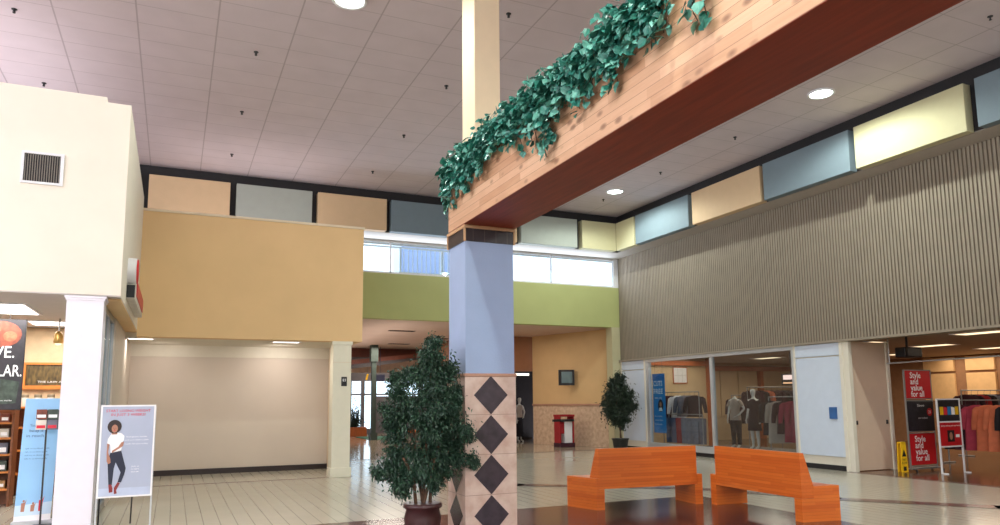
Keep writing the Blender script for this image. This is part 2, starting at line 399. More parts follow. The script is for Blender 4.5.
# ------------------------------------------------------------------ the room shell
CZ = 7.42
m = MB(); m.box(-12, 13.9, -13, 21.2, CZ, CZ + .1); struct(m.build('ceiling', M['ceil']))
m = MB(); m.box(-12, 27, -13, 20.25, -.1, 0); struct(m.build('floor', M['floor']))
m = MB(); m.box(-12, 14, 20.25, 36.3, -.1, 0); struct(m.build('floor', M['floor_hall']))
m = MB(); m.box(13.46, 24.4, 3.6, 22.8, 0, 0.004); struct(m.build('floor', M['floor_shop']))
m = MB(); m.box(-.6, 8.0, -6, 9.95, 0, 0.004); struct(m.build('floor', M['floor_dark']))
pl = [(-2, 17.5), (4.1, 14.8), (6.08, 12.71), (8.52, 10.77), (9.66, 8.6), (10.96, 6.88), (13, 4.6)]
m = MB()
for (xa, ya), (xb, yb) in zip(pl[1:], pl[2:]):
    d = Vector((xb-xa, yb-ya, 0)).normalized(); n = Vector((-d.y, d.x, 0))*.17; e = d*.06
    a = Vector((xa, ya, .005)) - e; b = Vector((xb, yb, .005)) + e
    m.quad([a-n, b-n, b+n, a+n])
m.box(-.9, 3.6, 15.86, 15.95, 0, .005); m.box(3.5, 13.3, 20.2, 20.3, 0, .005); m.box(13.28, 13.40, 4.6, 11.5, 0, .005)
struct(m.build('floor', M['floor_band']))

# back wall: green bulkhead over the hall, clerestory, upper bulkhead
m = MB(); m.box(3.3, 13.6, 20.25, 20.55, 3.95, 5.27); struct(m.build('wall_back', M['green']))
m = MB(); m.box(-12, 3.85, 20.25, 20.55, 3.0, 6.25); struct(m.build('wall_back_left', M['tan']))
m = MB(); m.box(-12, 13.6, 19.36, 20.9, 6.25, CZ); struct(m.build('wall_back_upper', M['soffit']))
m = MB(); m.box(-12, 12.84, 19.32, 19.36, 6.27, CZ - .002); struct(m.build('trim_1', M['black']))
m = MB(); m.box(12.84, 13.6, -13, 19.36, 6.25, CZ - .001); struct(m.build('wall_right_upper', M['soffit']))
m = MB(); m.box(12.80, 12.84, -13, 19.32, 6.27, CZ - .002); struct(m.build('trim_2', M['black']))
m = MB(); m.box(13.1, 13.6, 20.25, 20.6, 0, 3.95); struct(m.build('trim_3', M['panel_yellow']))
# clerestory window in the back wall
w = m = MB(); m.box(3.85, 13.4, 20.3, 20.38, 5.27, 5.33); m.box(3.85, 13.4, 20.3, 20.38, 6.19, 6.25)
m.box(13.25, 13.6, 20.26, 20.38, 5.27, 6.25); m.box(3.85, 3.95, 20.3, 20.38, 5.27, 6.25)
for x in (5.6, 8.4, 10.9): m.box(x, x+.035, 20.3, 20.36, 5.3, 6.22)
wf = struct(m.build('window_1', M['white']))
m = MB(); m.box(3.9, 13.3, 20.33, 20.34, 5.3, 6.22); m.build('pane', M['glass'], wf)
# outside of it
m = MB(); m.box(7.35, 10.6, 25.2, 25.4, 4.2, 10.0); m.box(7.05, 7.35, 25.1, 25.4, 4.2, 10.0, 1)
struct(m.build('wall_exterior', [M['ext'], M['ext_white']]))
t = thing('roof_railing', 'white metal roof railing with upright bars outside the clerestory window', 'railing', (7.6, 21.3, 5.0))
m = MB(); m.box(4.9, 9.0, 21.28, 21.32, 6.26, 6.31); m.box(6.2, 9.0, 21.28, 21.32, 5.5, 5.54); m.build('rail', M['ext_white'], t)
m = MB()
for i in range(19): m.box(6.3+i*.145, 6.325+i*.145, 21.29, 21.31, 5.54, 6.26)
m.build('bars', M['ext_white'], t)
for x in (6.2, 7.55, 9.0):
    m = MB(); m.box(x-.03, x+.03, 21.27, 21.33, 5.0, 6.3); m.build('post', M['ext_white'], t)
m = MB(); m.box(-12, 14, 20.9, 24, 4.85, 5.0); struct(m.build('roof', M['ext_white']))

# right wall: ribbed bulkhead
m = MB(); prof = []
y = 2.0
while y < 20.25:
    prof += [(y, 13.40, 0), (y+.024, 13.40, 1), (y+.030, 13.416, 1), (y+.046, 13.416, 1), (y+.054, 13.40, 0)]; y += .078
prof = [(min(a, 20.25), b, c) for a, b, c in prof]
z0, z1 = 2.86, 6.25
vs = [(x, yy, z) for yy, x, c in prof for z in (z0, z1)]
fs, mi = [], []
for i in range(len(prof)-1):
    m.add([vs[2*i], vs[2*i+1], vs[2*i+3], vs[2*i+2]], [(0, 1, 2, 3)], 1 if (prof[i][2] and prof[i+1][2]) and prof[i][1] > 13.41 or (prof[i][1] != prof[i+1][1]) else 0)
m.box(13.433, 13.6, 2, 20.25, z0, z1, 0)
struct(m.build('wall_right', [M['ribs'], M['rib_gap']]))
m = MB(); m.box(13.34, 13.62, 2, 20.25, 2.81, 2.86); struct(m.build('trim_4', M['ribs']))
m = MB(); m.box(13.4, 13.6, -13, 3.6, 0, 6.25); struct(m.build('wall_right_near', M['beige_wall']))
# white cladding panels between the shop openings
def cladding(name, y0, y1, plaque):
    m = MB(); m.box(13.44, 13.58, y0, y1, 0.0, 2.81); o = struct(m.build(name, M['beige_light']))
    m = MB(); m.box(13.40, 13.44, y0+.09, y1-.05, .30, 2.50); m.box(13.40, 13.44, y0+.09, y1-.05, 2.53, 2.80); m.build('cladding_panel', M['pale'], o)
    m = MB(); m.box(13.38, 13.45, y1-.055, y1-.005, 0.0, 2.81); m.box(13.38, 13.45, y0, y0+.085, .0, 2.81); m.build('edge_post', M['beige_light'], o)
    m = MB(); m.box(13.42, 13.44, y0+.085, y1-.055, 0.0, .11); m.build('toe_kick', M['black'], o)
cladding('wall_right_panel', 11.5, 12.90, True)
cladding('wall_right_panel', 18.85, 20.22, False)
t = m = MB(); m.bbox(13.375, 13.40, 11.75, 11.95, 1.12, 1.38, .004); tag(m.build('wall_plaque', pm('plaque_blue', (48, 92, 148), rough=.4), None), 'small blue plaque on the pale panel between window and entrance', 'plaque')
# shop display window
m = MB(); m.box(13.38, 13.5, 12.9, 18.85, 0.11, .28); m.box(13.38, 13.5, 12.9, 18.85, 2.72, 2.81)
m.box(13.40, 13.50, 15.79, 15.89, .28, 2.72); m.box(13.39, 13.5, 18.70, 18.85, .28, 2.72); m.box(13.39, 13.5, 12.9, 12.97, .28, 2.72)
m.box(13.42, 13.5, 12.9, 18.85, 0.0, .11, 1)
wf = struct(m.build('window_2', [M['alu'], M['black']]))
for ya, yb in ((12.97, 15.79), (15.89, 18.70)):
    m = MB(); m.box(13.445, 13.452, ya, yb, .28, 2.72); m.build('pane', M['glass'], wf)
# sliding door leaf folded back in the entrance
m = MB(); m.box(13.5, 14.62, 11.42, 11.49, 0.02, 2.81); d = struct(m.build('door_1', pm('door_beige', (206, 180, 158), rough=.5, var=.02)))
for x in (13.56, 14.5):
    m = MB(); m.bbox(x, x+.05, 11.395, 11.425, 1.0, 1.09, .008); m.build('door_handle', M['darkmetal'], d)
m = MB(); m.box(14.62, 14.70, 11.38, 11.49, 0, 2.81); m.box(13.40, 13.5, 11.36, 11.5, 0, 2.81); struct(m.build('trim_5', M['beige_light']))
# shop shell
m = MB(); m.box(13.6, 24.3, 3.6, 22.7, 2.96, 3.06); struct(m.build('ceiling_shop', M['shop_ceil']))
m = MB(); m.box(13.62, 16.7, 20.0, 20.1, 0, 2.96); struct(m.build('wall_shop_window_end', M['shop_wall']))
m = MB(); m.box(16.7, 24.2, 22.5, 22.6, 0, 2.96); struct(m.build('wall_shop_back', M['shop_wall']))
m = MB(); m.box(24.2, 24.3, 3.6, 22.6, 0, 2.96); struct(m.build('wall_shop_right', pm('shop_far_wall', (150, 110, 78), rough=.8)))
m = MB(); m.box(13.62, 24.2, 3.5, 3.6, 0, 2.96); struct(m.build('wall_shop_near', M['shop_wall']))
m = MB(); m.box(16.7, 16.82, 19.95, 20.15, 0, 2.96); m.box(16.7, 16.82, 20.15, 22.5, 2.62, 2.96); m.box(13.62, 16.7, 19.9, 20.0, 2.70, 2.86)
m.box(16.82, 24.2, 22.4, 22.5, 2.66, 2.84); m.box(21.35, 21.5, 22.3, 22.5, 0, 2.66); struct(m.build('trim_6', M['shop_orange']))

# hall behind the green bulkhead
m = MB(); m.box(3.3, 14.15, 20.55, 36.2, 3.95, 4.05); struct(m.build('ceiling_hall', M['hall_ceil']))
def slab(m, a, b, th, z0, z1, mi=0):
    a, b = Vector((*a, 0)), Vector((*b, 0)); d = (b-a).normalized(); n = Vector((-d.y, d.x, 0))*th
    p = [a, b, b+n, a+n]
    m.prism([(q.x, q.y) for q in p], 'z', z0, z1, mi)
A, B = (13.4, 20.6), (12.2, 24.3)
m = MB(); slab(m, A, B, -.15, 1.44, 3.95); o = struct(m.build('wall_hall_right', M['orange_wall']))
m = MB(); slab(m, A, B, -.15, 0, 1.40); m.build('wainscot', pm('hall_stone', (214, 188, 160), rough=.4, col2=(186, 156, 132), scale=9), o)
m = MB(); slab(m, (13.4, 20.6), B, -.15, 1.40, 1.44); slab(m, (13.38, 20.6), (12.18, 24.3), .02, 1.39, 1.45); m.build('dado_strip', M['stone_trim'], o)
m = MB(); m.box(12.35, 18, 24.45, 24.6, 0, 3.95); m.box(9.95, 11.55, 24.45, 24.6, 0, 3.95); m.box(11.55, 12.35, 24.45, 24.6, 2.66, 3.95)
m.box(9.8, 9.95, 24.6, 28.1, 0, 3.95) ; struct(m.build('wall_hall_shopfront', M['rust_wall']))
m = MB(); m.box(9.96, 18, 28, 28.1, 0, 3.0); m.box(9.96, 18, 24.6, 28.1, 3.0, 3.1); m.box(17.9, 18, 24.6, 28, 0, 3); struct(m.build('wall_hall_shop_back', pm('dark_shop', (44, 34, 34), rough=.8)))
m = MB(); m.box(14.0, 14.15, 28.1, 36.2, 0, 3.95); struct(m.build('wall_hall_far_right', M['beige_wall']))
m = MB(); m.box(3.2, 3.35, 18.3, 36.2, 0, 3.95); struct(m.build('wall_hall_left', M['beige_wall']))
# glazed far end
m = MB(); m.box(3.3, 14, 36, 36.2, 2.6, 3.95); m.box(3.3, 14, 36, 36.2, 0, .25); m.box(9.2, 14, 36, 36.2, .25, 1.85)
for x in (3.3, 5.0, 7.9, 8.55, 9.15, 10.4, 11.6, 12.8, 13.9): m.box(x, x+.16, 36, 36.2, .25, 2.6)
m.box(3.3, 14, 36.02, 36.12, 1.9, 1.98)
wf = struct(m.build('window_3', pm('far_frames', (96, 92, 96), rough=.6)))
m = MB(); m.box(3.3, 13.9, 36.08, 36.09, .25, 2.6); m.build('pane', M['glass'], wf)

# left and rear of the concourse (behind and beside the camera)
m = MB(); m.box(-12.2, -12, -13, 21, 0, 5.6); m.box(-12.2, -12, -13, 21, 7.1, CZ); struct(m.build('wall_left', M['cream']))
m = MB(); m.box(-12, 13.4, -13.2, -13, 0, 3.6); m.box(-12, 13.4, -13.2, -13, 6.6, CZ); m.box(-12, -9, -13.2, -13, 3.6, 6.6); m.box(10.5, 13.4, -13.2, -13, 3.6, 6.6); struct(m.build('wall_front', M['cream']))
m = MB()
for i in range(12): m.box(-12.15, -12.05, -12.9+i*3, -12.75+i*3, 5.6, 7.1)
m.box(-12.15, -12.05, -13, 21, 5.6, 5.68); m.box(-12.15, -12.05, -13, 21, 7.02, 7.1)
wf = struct(m.build('window_4', M['white']))
m = MB(); m.box(-12.11, -12.10, -13, 21, 5.6, 7.1); m.build('pane', M['glass'], wf)
m = MB()
for i in range(8): m.box(-9+i*2.75, -8.88+i*2.75, -13.15, -13.05, 3.6, 6.6)
wf = struct(m.build('window_5', M['white']))
m = MB(); m.box(-9, 10.5, -13.11, -13.1, 3.6, 6.6); m.build('pane', M['glass'], wf)

# ------------------------------------------------------------------ upper wall panels
names = {'panel_tan': 'tan', 'panel_blue': 'blue-grey', 'panel_grey': 'grey-green', 'panel_yellow': 'pale yellow'}
bp = [(-2.95, -.95, 'panel_blue', 'blue-grey upper wall panel partly behind the cream shopfront, far left'),
      (-.76, 1.10, 'panel_tan', 'tan upper wall panel above the tan bulkhead, next to the cream shopfront'),
      (1.25, 3.14, 'panel_grey', 'grey-green upper wall panel above the middle of the tan bulkhead'),
      (3.29, 5.16, 'panel_tan', 'tan upper wall panel over the corner of the tan bulkhead and the railing window'),
      (5.29, 7.17, 'panel_blue', 'blue-grey upper wall panel above the railing window, left of the blue column'),
      (7.29, 9.13, 'panel_tan', 'tan upper wall panel on the back wall mostly hidden by the blue column'),
      (9.27, 11.19, 'panel_grey', 'grey upper wall panel just right of the blue column above the white window'),
      (11.37, 12.60, 'panel_yellow', 'short pale yellow upper wall panel on the back wall beside the room corner')]
for x0, x1, mt, lb in bp:
    m = MB(); m.bbox(x0, x1, 19.08, 19.325, 6.245, 7.13, .008); tag(m.build('wall_panel', M[mt]), lb, 'wall panel', 'coloured panels along the top of the walls')
rp = [(18.1, 19.08, 'panel_yellow', 'short pale yellow upper wall panel on the ribbed wall side of the corner'),
      (15.52, 18.02, 'panel_blue', 'pale blue upper wall panel with a cyan glow near the corner'),
      (12.85, 15.36, 'panel_tan', 'tan upper wall panel between two blue ones over the ribbed wall'),
      (10.32, 12.74, 'panel_blue', 'blue-grey upper wall panel beside the glowing yellow one over the ribbed wall'),
      (7.88, 10.18, 'panel_yellow', 'long yellow upper wall panel brightly lit by the downlight'),
      (5.2, 7.68, 'panel_blue', 'blue upper wall panel cut by the right edge of the picture')]
for y0, y1, mt, lb in rp:
    m = MB(); m.bbox(12.60, 12.805, y0, y1, 6.245, 7.13, .008); tag(m.build('wall_panel', M[mt]), lb, 'wall panel', 'coloured panels along the top of the walls')
for y0, y1, mt, lb in ((2.6, 5.0, 'panel_tan', ''), (0, 2.4, 'panel_blue', '')):
    pass

# ------------------------------------------------------------------ ceiling fittings
def downlight(x, y, label):
    t = thing('ceiling_downlight', label, 'ceiling light', (x, y, CZ), group='round ceiling downlights')
    m = MB(); m.lathe([(.20, CZ), (.25, CZ-.005), (.255, CZ-.03), (.215, CZ-.035), (.205, CZ-.012)], (x, y, 0), 28); m.build('rim', M['white'], t)
    m = MB(); m.lathe([(.205, CZ-.005), (.20, CZ-.02), (.12, CZ-.03), (.01, CZ-.034)], (x, y, 0), 28); m.build('lens', M['lens'], t)
    lamp('SPOT', 'downlight_lamp', (x, y, CZ-.05), DOWN, (.90, 1.0, .92), spot_size=math.radians(166), spot_blend=.35, shadow_soft_size=.09)
DOWN = 620
downlight(11.15, 9.66, 'round lit ceiling downlight in front of the long yellow wall panel')
downlight(11.13, 16.83, 'round lit ceiling downlight near the room corner, by the pale blue panel')
downlight(2.1, 9.95, 'bright round downlight in the tiled ceiling left of the tan post')
for x, y in ((11.15, 2.5), (2.1, 2.6), (2.1, -4.6), (11.15, -4.6)):
    lamp('SPOT', 'downlight_lamp', (x, y, CZ-.05), DOWN, (.90, 1.0, .92), spot_size=math.radians(166), spot_blend=.35, shadow_soft_size=.12)
rows = {17.68: 'row nearest the back wall', 14.92: 'second row from the back wall', 12.17: 'third row from the back wall', 9.4: 'fourth row from the back wall', 6.54: 'fifth row from the back wall'}
cols = [(-2.4, 'above the cream shopfront'), (1.02, 'above the tan bulkhead'), (4.4, 'left of the tan post'), (11.28, 'between the wooden beam and the ribbed wall')]
for y, rn in rows.items():
    for x, cn in cols:
        if (y, x) in ((17.68, -2.4), (9.4, -2.4), (9.4, 1.02), (6.54, -2.4), (6.54, 1.02), (6.54, 4.4), (9.4, 11.28)): continue
        m = MB(); m.lathe([(.04, CZ), (.04, CZ-.01), (.012, CZ-.016), (.012, CZ-.05), (.02, CZ-.055), (.022, CZ-.062), (.005, CZ-.066)], (x, y, 0), 12)
        m.tube((x-.014, y, CZ-.02), (x-.018, y, CZ-.058), .004, n=6); m.tube((x+.014, y, CZ-.02), (x+.018, y, CZ-.058), .004, n=6)
        tag(m.build('fire_sprinkler', M['darkmetal']), 'dark sprinkler %s, %s' % (cn, rn), 'sprinkler', 'ceiling sprinklers')

# ------------------------------------------------------------------ column, beam, post, ivy
cx0, cx1, cy0, cy1 = 3.205, 3.88, 8.2, 8.80
t = thing('column', 'blue square column with diamond-patterned stone tile base under the wooden beam', 'column', (3.525, 8.52, 0))
m = MB(); m.box(cx0+.012, cx1-.012, cy0+.012, cy1-.012, 1.9, 3.56); m.build('shaft', M['blue'], t)
m = MB(); m.box(cx0, cx1, cy0, cy1, 0, 1.885)
for k in range(4):
    zc = .2375 + .475*k
    for f, wd in ((frame(((cx0+cx1)/2, cy0, zc), (1, 0, 0)), .225), (frame((cx0, (cy0+cy1)/2, zc), (0, -1, 0)), .225), (frame((cx1, (cy0+cy1)/2, zc), (0, 1, 0)), .225), (frame(((cx0+cx1)/2, cy1, zc), (-1, 0, 0)), .225)):
        m.flat([(0, -.234), (wd, 0), (0, .234), (-wd, 0)], f, .003, 1)
m.build('tile_base', [M['stone'], M['diamond']], t)
m = MB(); m.bbox(cx0-.012, cx1+.012, cy0-.012, cy1+.012, 1.885, 1.925, .008); m.build('cap_moulding', M['stone_trim'], t)
m = MB(); m.box(cx0, cx1, cy0, cy1, 3.56, 3.72); m.build('tile_band', M['blacktile'], t)
m = MB(); m.bbox(cx0-.015, cx1+.015, cy0-.015, cy1+.015, 3.72, 3.765, .008)
for x in (cx0, cx1):
    for yy in (cy0, cy1): m.box(x-.012, x+.012, yy-.012, yy+.012, 3.555, 3.72)
m.build('top_moulding', pm('cream_moulding', (190, 150, 112), rough=.6), t)
BX0, BX1, BZ0, BZ1 = 3.19, 3.895, 3.77, 4.63
t = thing('planter_beam', 'long knotty pine box beam crossing overhead from the blue column', 'beam', (3.525, 8.84, BZ0))
m = MB(); y0, y1 = -1.0, 8.74
m.box(BX0, BX0+.05, y0, y1, BZ0, BZ1); m.box(BX1-.05, BX1, y0, y1, BZ0, BZ1); m.box(BX0+.05, BX1-.05, y1-.05, y1, BZ0, BZ1); m.build('side_boards', M['beam'], t)
m = MB(); m.box(BX0+.002, BX1-.002, y0, y1-.002, BZ0-.004, BZ0+.05); m.build('underside', M['beam_under'], t)
m = MB(); m.box(BX0+.05, BX1-.05, y0, y1-.05, BZ1-.16, BZ1-.1); m.build('planting_bed', M['soil'], t)
m = MB(); m.bbox(3.355, 3.715, 8.22, 8.66, BZ1-.1, CZ, .01); tag(m.build('ceiling_post', M['post']), 'slim cream and tan square post rising from the wooden beam to the ceiling', 'post')

def leaf(m, p, d, nrm, L, W, mi=0, fold=.25, rnd=False):
    d = d.normalized(); s = d.cross(nrm).normalized(); n = s.cross(d)
    if rnd:
        a = p; c = p + d*L - n*.12*L; q = p + d*L*.45
        pts = [a, p + d*L*.12 + s*W*.38 + n*fold*W*.8, p + d*L*.5 + s*W*.5 + n*fold*W, p + d*L*.78 + s*W*.26 + n*fold*W*.3, c,
               p + d*L*.78 - s*W*.26 + n*fold*W*.3, p + d*L*.5 - s*W*.5 + n*fold*W, p + d*L*.12 - s*W*.38 + n*fold*W*.8, q]
        m.add(pts, [(0, 1, 8), (1, 2, 8), (2, 3, 8), (3, 4, 8), (4, 5, 8), (5, 6, 8), (6, 7, 8), (7, 0, 8)], mi); return
    a = p; b = p + d*L*.45 + s*W*.5 + n*fold*W; c = p + d*L - n*.15*L; e = p + d*L*.45 - s*W*.5 + n*fold*W; q = p + d*L*.5
    m.add([a, b, c, e, q], [(0, 1, 4), (1, 2, 4), (2, 3, 4), (3, 0, 4)], mi)
def rv(): return Vector((R.gauss(0, 1), R.gauss(0, 1), R.gauss(0, 1))).normalized()

t = thing('ivy_garland', 'blue-green artificial ivy garland trailing over the wooden beam', 'ivy', (3.2, 8.5, BZ1))
lm, sm_ = MB(), MB()
HANG = [(9.2, .45), (8.8, .45), (8.5, .5), (7.75, .42), (7.3, .3), (6.9, .25), (6.4, .42), (5.9, .55), (5.5, .36), (5.25, .45), (4.9, .4), (4.5, .35), (4.2, .42), (3.9, .3)]
def hang(y): # how far the ivy trails below the rim
    for (a, b), (c, d) in zip(HANG, HANG[1:]):
        if a >= y >= c: return b + (d-b)*(a-y)/(a-c)
    return .3
def ivy_leaf(p, size):
    d = Vector((-.5 + R.gauss(0, .5), R.gauss(0, .7), -.7 + R.gauss(0, .5)))
    nrm = Vector((-1, 0, .5)) + rv()*.7
    leaf(lm, p, d, nrm, size*1.2, size*1.15, 0, .12, True)
strands = []
y = 8.72
while y > 4.05:
    for k in range(2): strands.append((y + R.uniform(-.04, .04), max(.06, hang(y)*R.uniform(.45, 1.1))))
    y -= .075
strands += [(8.80, .5), (8.83, .56), (8.78, .44), (5.88, .72), (5.83, .64), (5.86, .55), (4.76, .55), (4.70, .48), (6.4, .5), (3.98, .40), (3.68, .46), (3.58, .50), (7.9, .5), (7.45, .4)]
for y, L in strands:
    x = BX0 - .03 if y < 8.75 else BX0 + R.uniform(-.02, .1)
    pts = [Vector((BX0+.14, y+.05, BZ1-.1)), Vector((BX0+.02, y+.02, BZ1+.05)), Vector((x-.02, y, BZ1-.02))]
    n = max(2, int(L/.055))
    for i in range(1, n+1): pts.append(Vector((x - .025 - .02*math.sin(i*1.3), y + .03*math.sin(i*.9 + y*9), BZ1 - .02 - L*i/n)))
    sm_.path(pts, .004, 5)
    for i, p in enumerate(pts[1:]):
        for k in range(2 if i > 4 else 3): ivy_leaf(p + rv()*.03 - Vector((.02, 0, 0)), R.uniform(.055, .085))
y = 8.76
while y > 4.0:   # mounded crown above the rim
    h = .13 + .03*math.sin(y*1.9) + .035*math.sin(y*5.3+1)
    for k in range(34):
        p = Vector((BX0 + R.uniform(-.10, .26), y + R.uniform(-.05, .05), BZ1 + R.uniform(-.16, h)))
        leaf(lm, p, rv() + Vector((-.5, 0, -.2)), Vector((-.7, -.2, .7)) + rv()*.6, R.uniform(.065, .09), R.uniform(.06, .08), 0, .12, True)
    y -= .07
lm.build('foliage', M['ivy'], t); sm_.build('stems', M['bark'], t)

# ------------------------------------------------------------------ potted trees
def tree(name, label, base, clusters, stems, lf, pot_prof, pot_mat, dens, L, W, leafmat, sq=False):
    t = thing(name, label, 'potted tree', base)
    b = Vector(base)
    m = MB(); m.lathe(pot_prof, base, 24 if not sq else 4); m.build('pot', pot_mat, t)
    zt = pot_prof[-1][1] if not sq else max(z for r, z in pot_prof)
    zt = max(z for r, z in pot_prof); rt = [r for r, z in pot_prof if z == zt][0]
    m = MB(); m.lathe([(rt*.86, zt-.05), (rt*.86, zt-.03), (.01, zt-.02)], base, 20); m.build('soil', M['soil'], t)
    m = MB()
    for s in stems: 
        r = .022
        for a, c in zip(s, s[1:]): m.tube(b+Vector(a), b+Vector(c), r, r*.8, 8); r *= .8
    m.build('trunk', M['bark'], t)
    m = MB()
    for c, rad in clusters:
        c = b + Vector(c); k = int(dens*rad*rad*rad**-.6)
        for j in range(max(3, int(rad*9))):   # twig sprays
            d = rv(); tip = c + Vector((d.x*rad, d.y*rad, d.z*rad*.9)); 
            root = c + rv()*rad*.25
            for q in range(int(k/ max(3, int(rad*9)))):
                if R.random() < .45: p = c + Vector((R.gauss(0, .5), R.gauss(0, .5), R.gauss(0, .5)))*rad
                else: f = R.random()**.7*1.12; p = root.lerp(tip, f) + rv()*.05
                if p.x > 3.17 and 8.15 < p.y < 8.85 and p.z < 3: continue
                if p.x > 13.3: continue
                dd = (tip-root).normalized()*.5 + rv()*.8 + Vector((0, 0, -.6))
                leaf(m, p, dd, rv() + Vector((0, 0, .8)), L*R.uniform(.7, 1.2), W*R.uniform(.8, 1.2))
    m.build('foliage', leafmat, t)
    return t
def cl(px, py, r): # cluster list for the near ficus, metres from the pot foot
    return ((px-421)*.0123, R.uniform(-.16, .16), .0118*(539-py)), r*.0121
near = [(430,345,8),(428,358,12),(437,370,15),(420,376,14),(450,376,8),(405,384,12),(424,392,18),(446,394,16),(459,396,8),(393,398,9),(404,408,13),(430,412,18),(450,414,15),(463,418,7),(388,414,8),(399,424,12),(418,428,16),(440,430,18),(458,432,11),(395,438,9),(446,446,18),(428,446,14),(462,446,9),(402,452,12),(414,462,15),(436,462,18),(456,462,12),(392,466,11),(382,472,7),(402,476,12),(398,487,9),(420,474,12),(446,474,10),(466,462,7),(430,482,7)]
near = [cl(*c) for c in near]
stems = [[(0, 0, .3), (.03, 0, .9), (.08, .02, 1.5), (.1, 0, 2.1)], [(.04, .04, .3), (-.05, .05, .8), (-.12, 0, 1.3), (-.2, .04, 1.7)], [(-.03, -.03, .3), (.1, -.04, .8), (.25, -.02, 1.3), (.3, 0, 1.6)], [(.08, -.02, .3), (.12, .03, .9), (.02, .1, 1.5)], [(-.07, 0, .3), (-.13, -.05, .75), (-.25, -.03, .95)]]
pot = [(.15, 0), (.17, .05), (.205, .16), (.215, .26), (.19, .36), (.225, .38), (.225, .42), (.19, .425)]
tree('potted_ficus', 'tall leafy ficus tree in dark red pot beside the blue column', (2.69, 8.24, .0042), near, stems, None, pot, M['pot'], 13000, .056, .02, M['ficus'])
far = [((0, 0, 2.28), .16), ((.05, .05, 2.1), .24), ((-.1, 0, 2.0), .26), ((-.25, 0, 1.85), .25), ((.12, 0, 1.85), .28), ((.3, 0, 1.65), .25), ((-.05, 0, 1.65), .3), ((-.32, 0, 1.5), .24), ((.18, 0, 1.45), .3), ((.4, 0, 1.35), .2), ((-.15, 0, 1.3), .3), ((.1, .0, 1.15), .3), ((-.35, 0, 1.2), .22), ((-.2, 0, 1.0), .22), ((.05, 0, .92), .2)]
tree('potted_ficus', 'dark narrow ficus tree in black tapered pot beside the far corner', (12.62, 19.2, 0), far, [[(0, 0, .3), (.02, 0, 1.0), (0, .02, 1.8)], [(.05, 0, .3), (-.06, 0, 1.1), (-.1, 0, 1.6)]], None,
     [(.17, 0), (.19, .02), (.25, .36), (.27, .37), (.27, .40), (.24, .405)], M['pot_black'], 6500, .085, .032, M['ficus_dark'])

# ------------------------------------------------------------------ benches
def bench(label, loc, rot, L, fl0, fl1, i0, i1, D=.56):
    t = thing('wooden_bench', label, 'bench', loc, rot, 'orange wooden benches', local=True)
    H, T = .45, .13
    def xa(y): return -fl0*y/D
    def xb(y): return L + fl1*y/D
    m = MB(); m.prism([(xa(0)+T, .02), (xb(0)-T, .02), (xb(D)-T, D), (xa(D)+T, D)], 'z', H-.09, H); m.build('seat', M['bench'], t)
    prof = [(0, .30), (0, .88), (.055, .88), (.18, .452), (.18, .30)]
    vs = [(xa(y)+i0, y, z) for y, z in prof] + [(xb(y)-i1, y, z) for y, z in prof]
    m = MB(); m.add(vs, [(0, 1, 2, 3, 4), (9, 8, 7, 6, 5)] + [(k, (k+1) % 5, 5+(k+1) % 5, 5+k) for k in range(5)]); m.build('backrest', M['bench'], t)
    for s in (0, 1):
        g = (lambda y, o: xa(y)+o) if s == 0 else (lambda y, o: xb(y)-T+o)
        m = MB(); m.prism([(g(0, 0), -.004), (g(0, T), -.004), (g(D, T), D+.004), (g(D, 0), D+.004)], 'z', 0.004, .298)
        m.prism([(g(.182, 0), .182), (g(.182, T), .182), (g(D, T), D+.004), (g(D, 0), D+.004)], 'z', .298, H+.004)
        k = (i0 if s == 0 else i1)
        if k > .01:
            e = (g(0, 0), g(0, k-.002), g(.18, k-.002), g(.18, 0)) if s == 0 else (g(0, T-k+.002), g(0, T), g(.18, T), g(.18, T-k+.002))
            m.prism([(e[0], -.004), (e[1], -.004), (e[2], .18), (e[3], .18)], 'z', .298, H+.004)
        m.build('end_block', M['bench_y'], t)
    m = MB(); m.box(xa(D)+T, xb(D)-T, D-.04, D, H-.16, H-.09); m.build('apron', M['bench'], t)
    return t
bench('orange wooden bench seen from behind, nearer the blue column', (5.67, 9.29, 0), math.atan2(-.17, 1.78), 1.79, .21, .0, .05, .09)
bench('orange wooden bench seen from behind, farther from the blue column, ending near the red signs', (7.56, 9.05, 0), math.atan2(-1.88, -.09), 1.86, .0, .07, .12, 0)

# ------------------------------------------------------------------ left shop
FX = -.70
m = MB(); m.box(-8, FX, 10.85, 11.05, 3.03, 5.69); m.box(FX-.2, FX, 11.05, 15.8, 3.03, 5.69); m.box(-8, -1.0, 10.85, 11.05, 5.69, 5.76)
m.box(-8, FX-.2, 11.05, 20.2, 5.5, 5.69); struct(m.build('wall_left_shop', M['cream']))
m = MB(); m.box(-8, FX-.003, 10.853, 15.79, 3.015, 3.03); struct(m.build('ceiling_left_shop', pm('left_shop_ceiling', (196, 188, 182), rough=.8, var=.02)))
m = MB(); m.box(-.93, FX-.004, 11.06, 15.79, 2.985, 3.014); struct(m.build('trim_7', M['tan']))
t = thing('pillar', 'white square pillar with stepped capital at the cream shopfront corner', 'pillar', (-1.1, 11.06, 0))
m = MB(); m.box(-1.32, -.89, 10.87, 11.24, 0, 2.97); m.build('shaft', M['pillar_white'], t)
m = MB(); m.bbox(-1.335, -.875, 10.86, 11.26, 2.95, 2.98, .006); m.bbox(-1.35, -.86, 10.855, 11.28, 2.98, 3.012, .006); m.build('capital', M['pillar_white'], t)
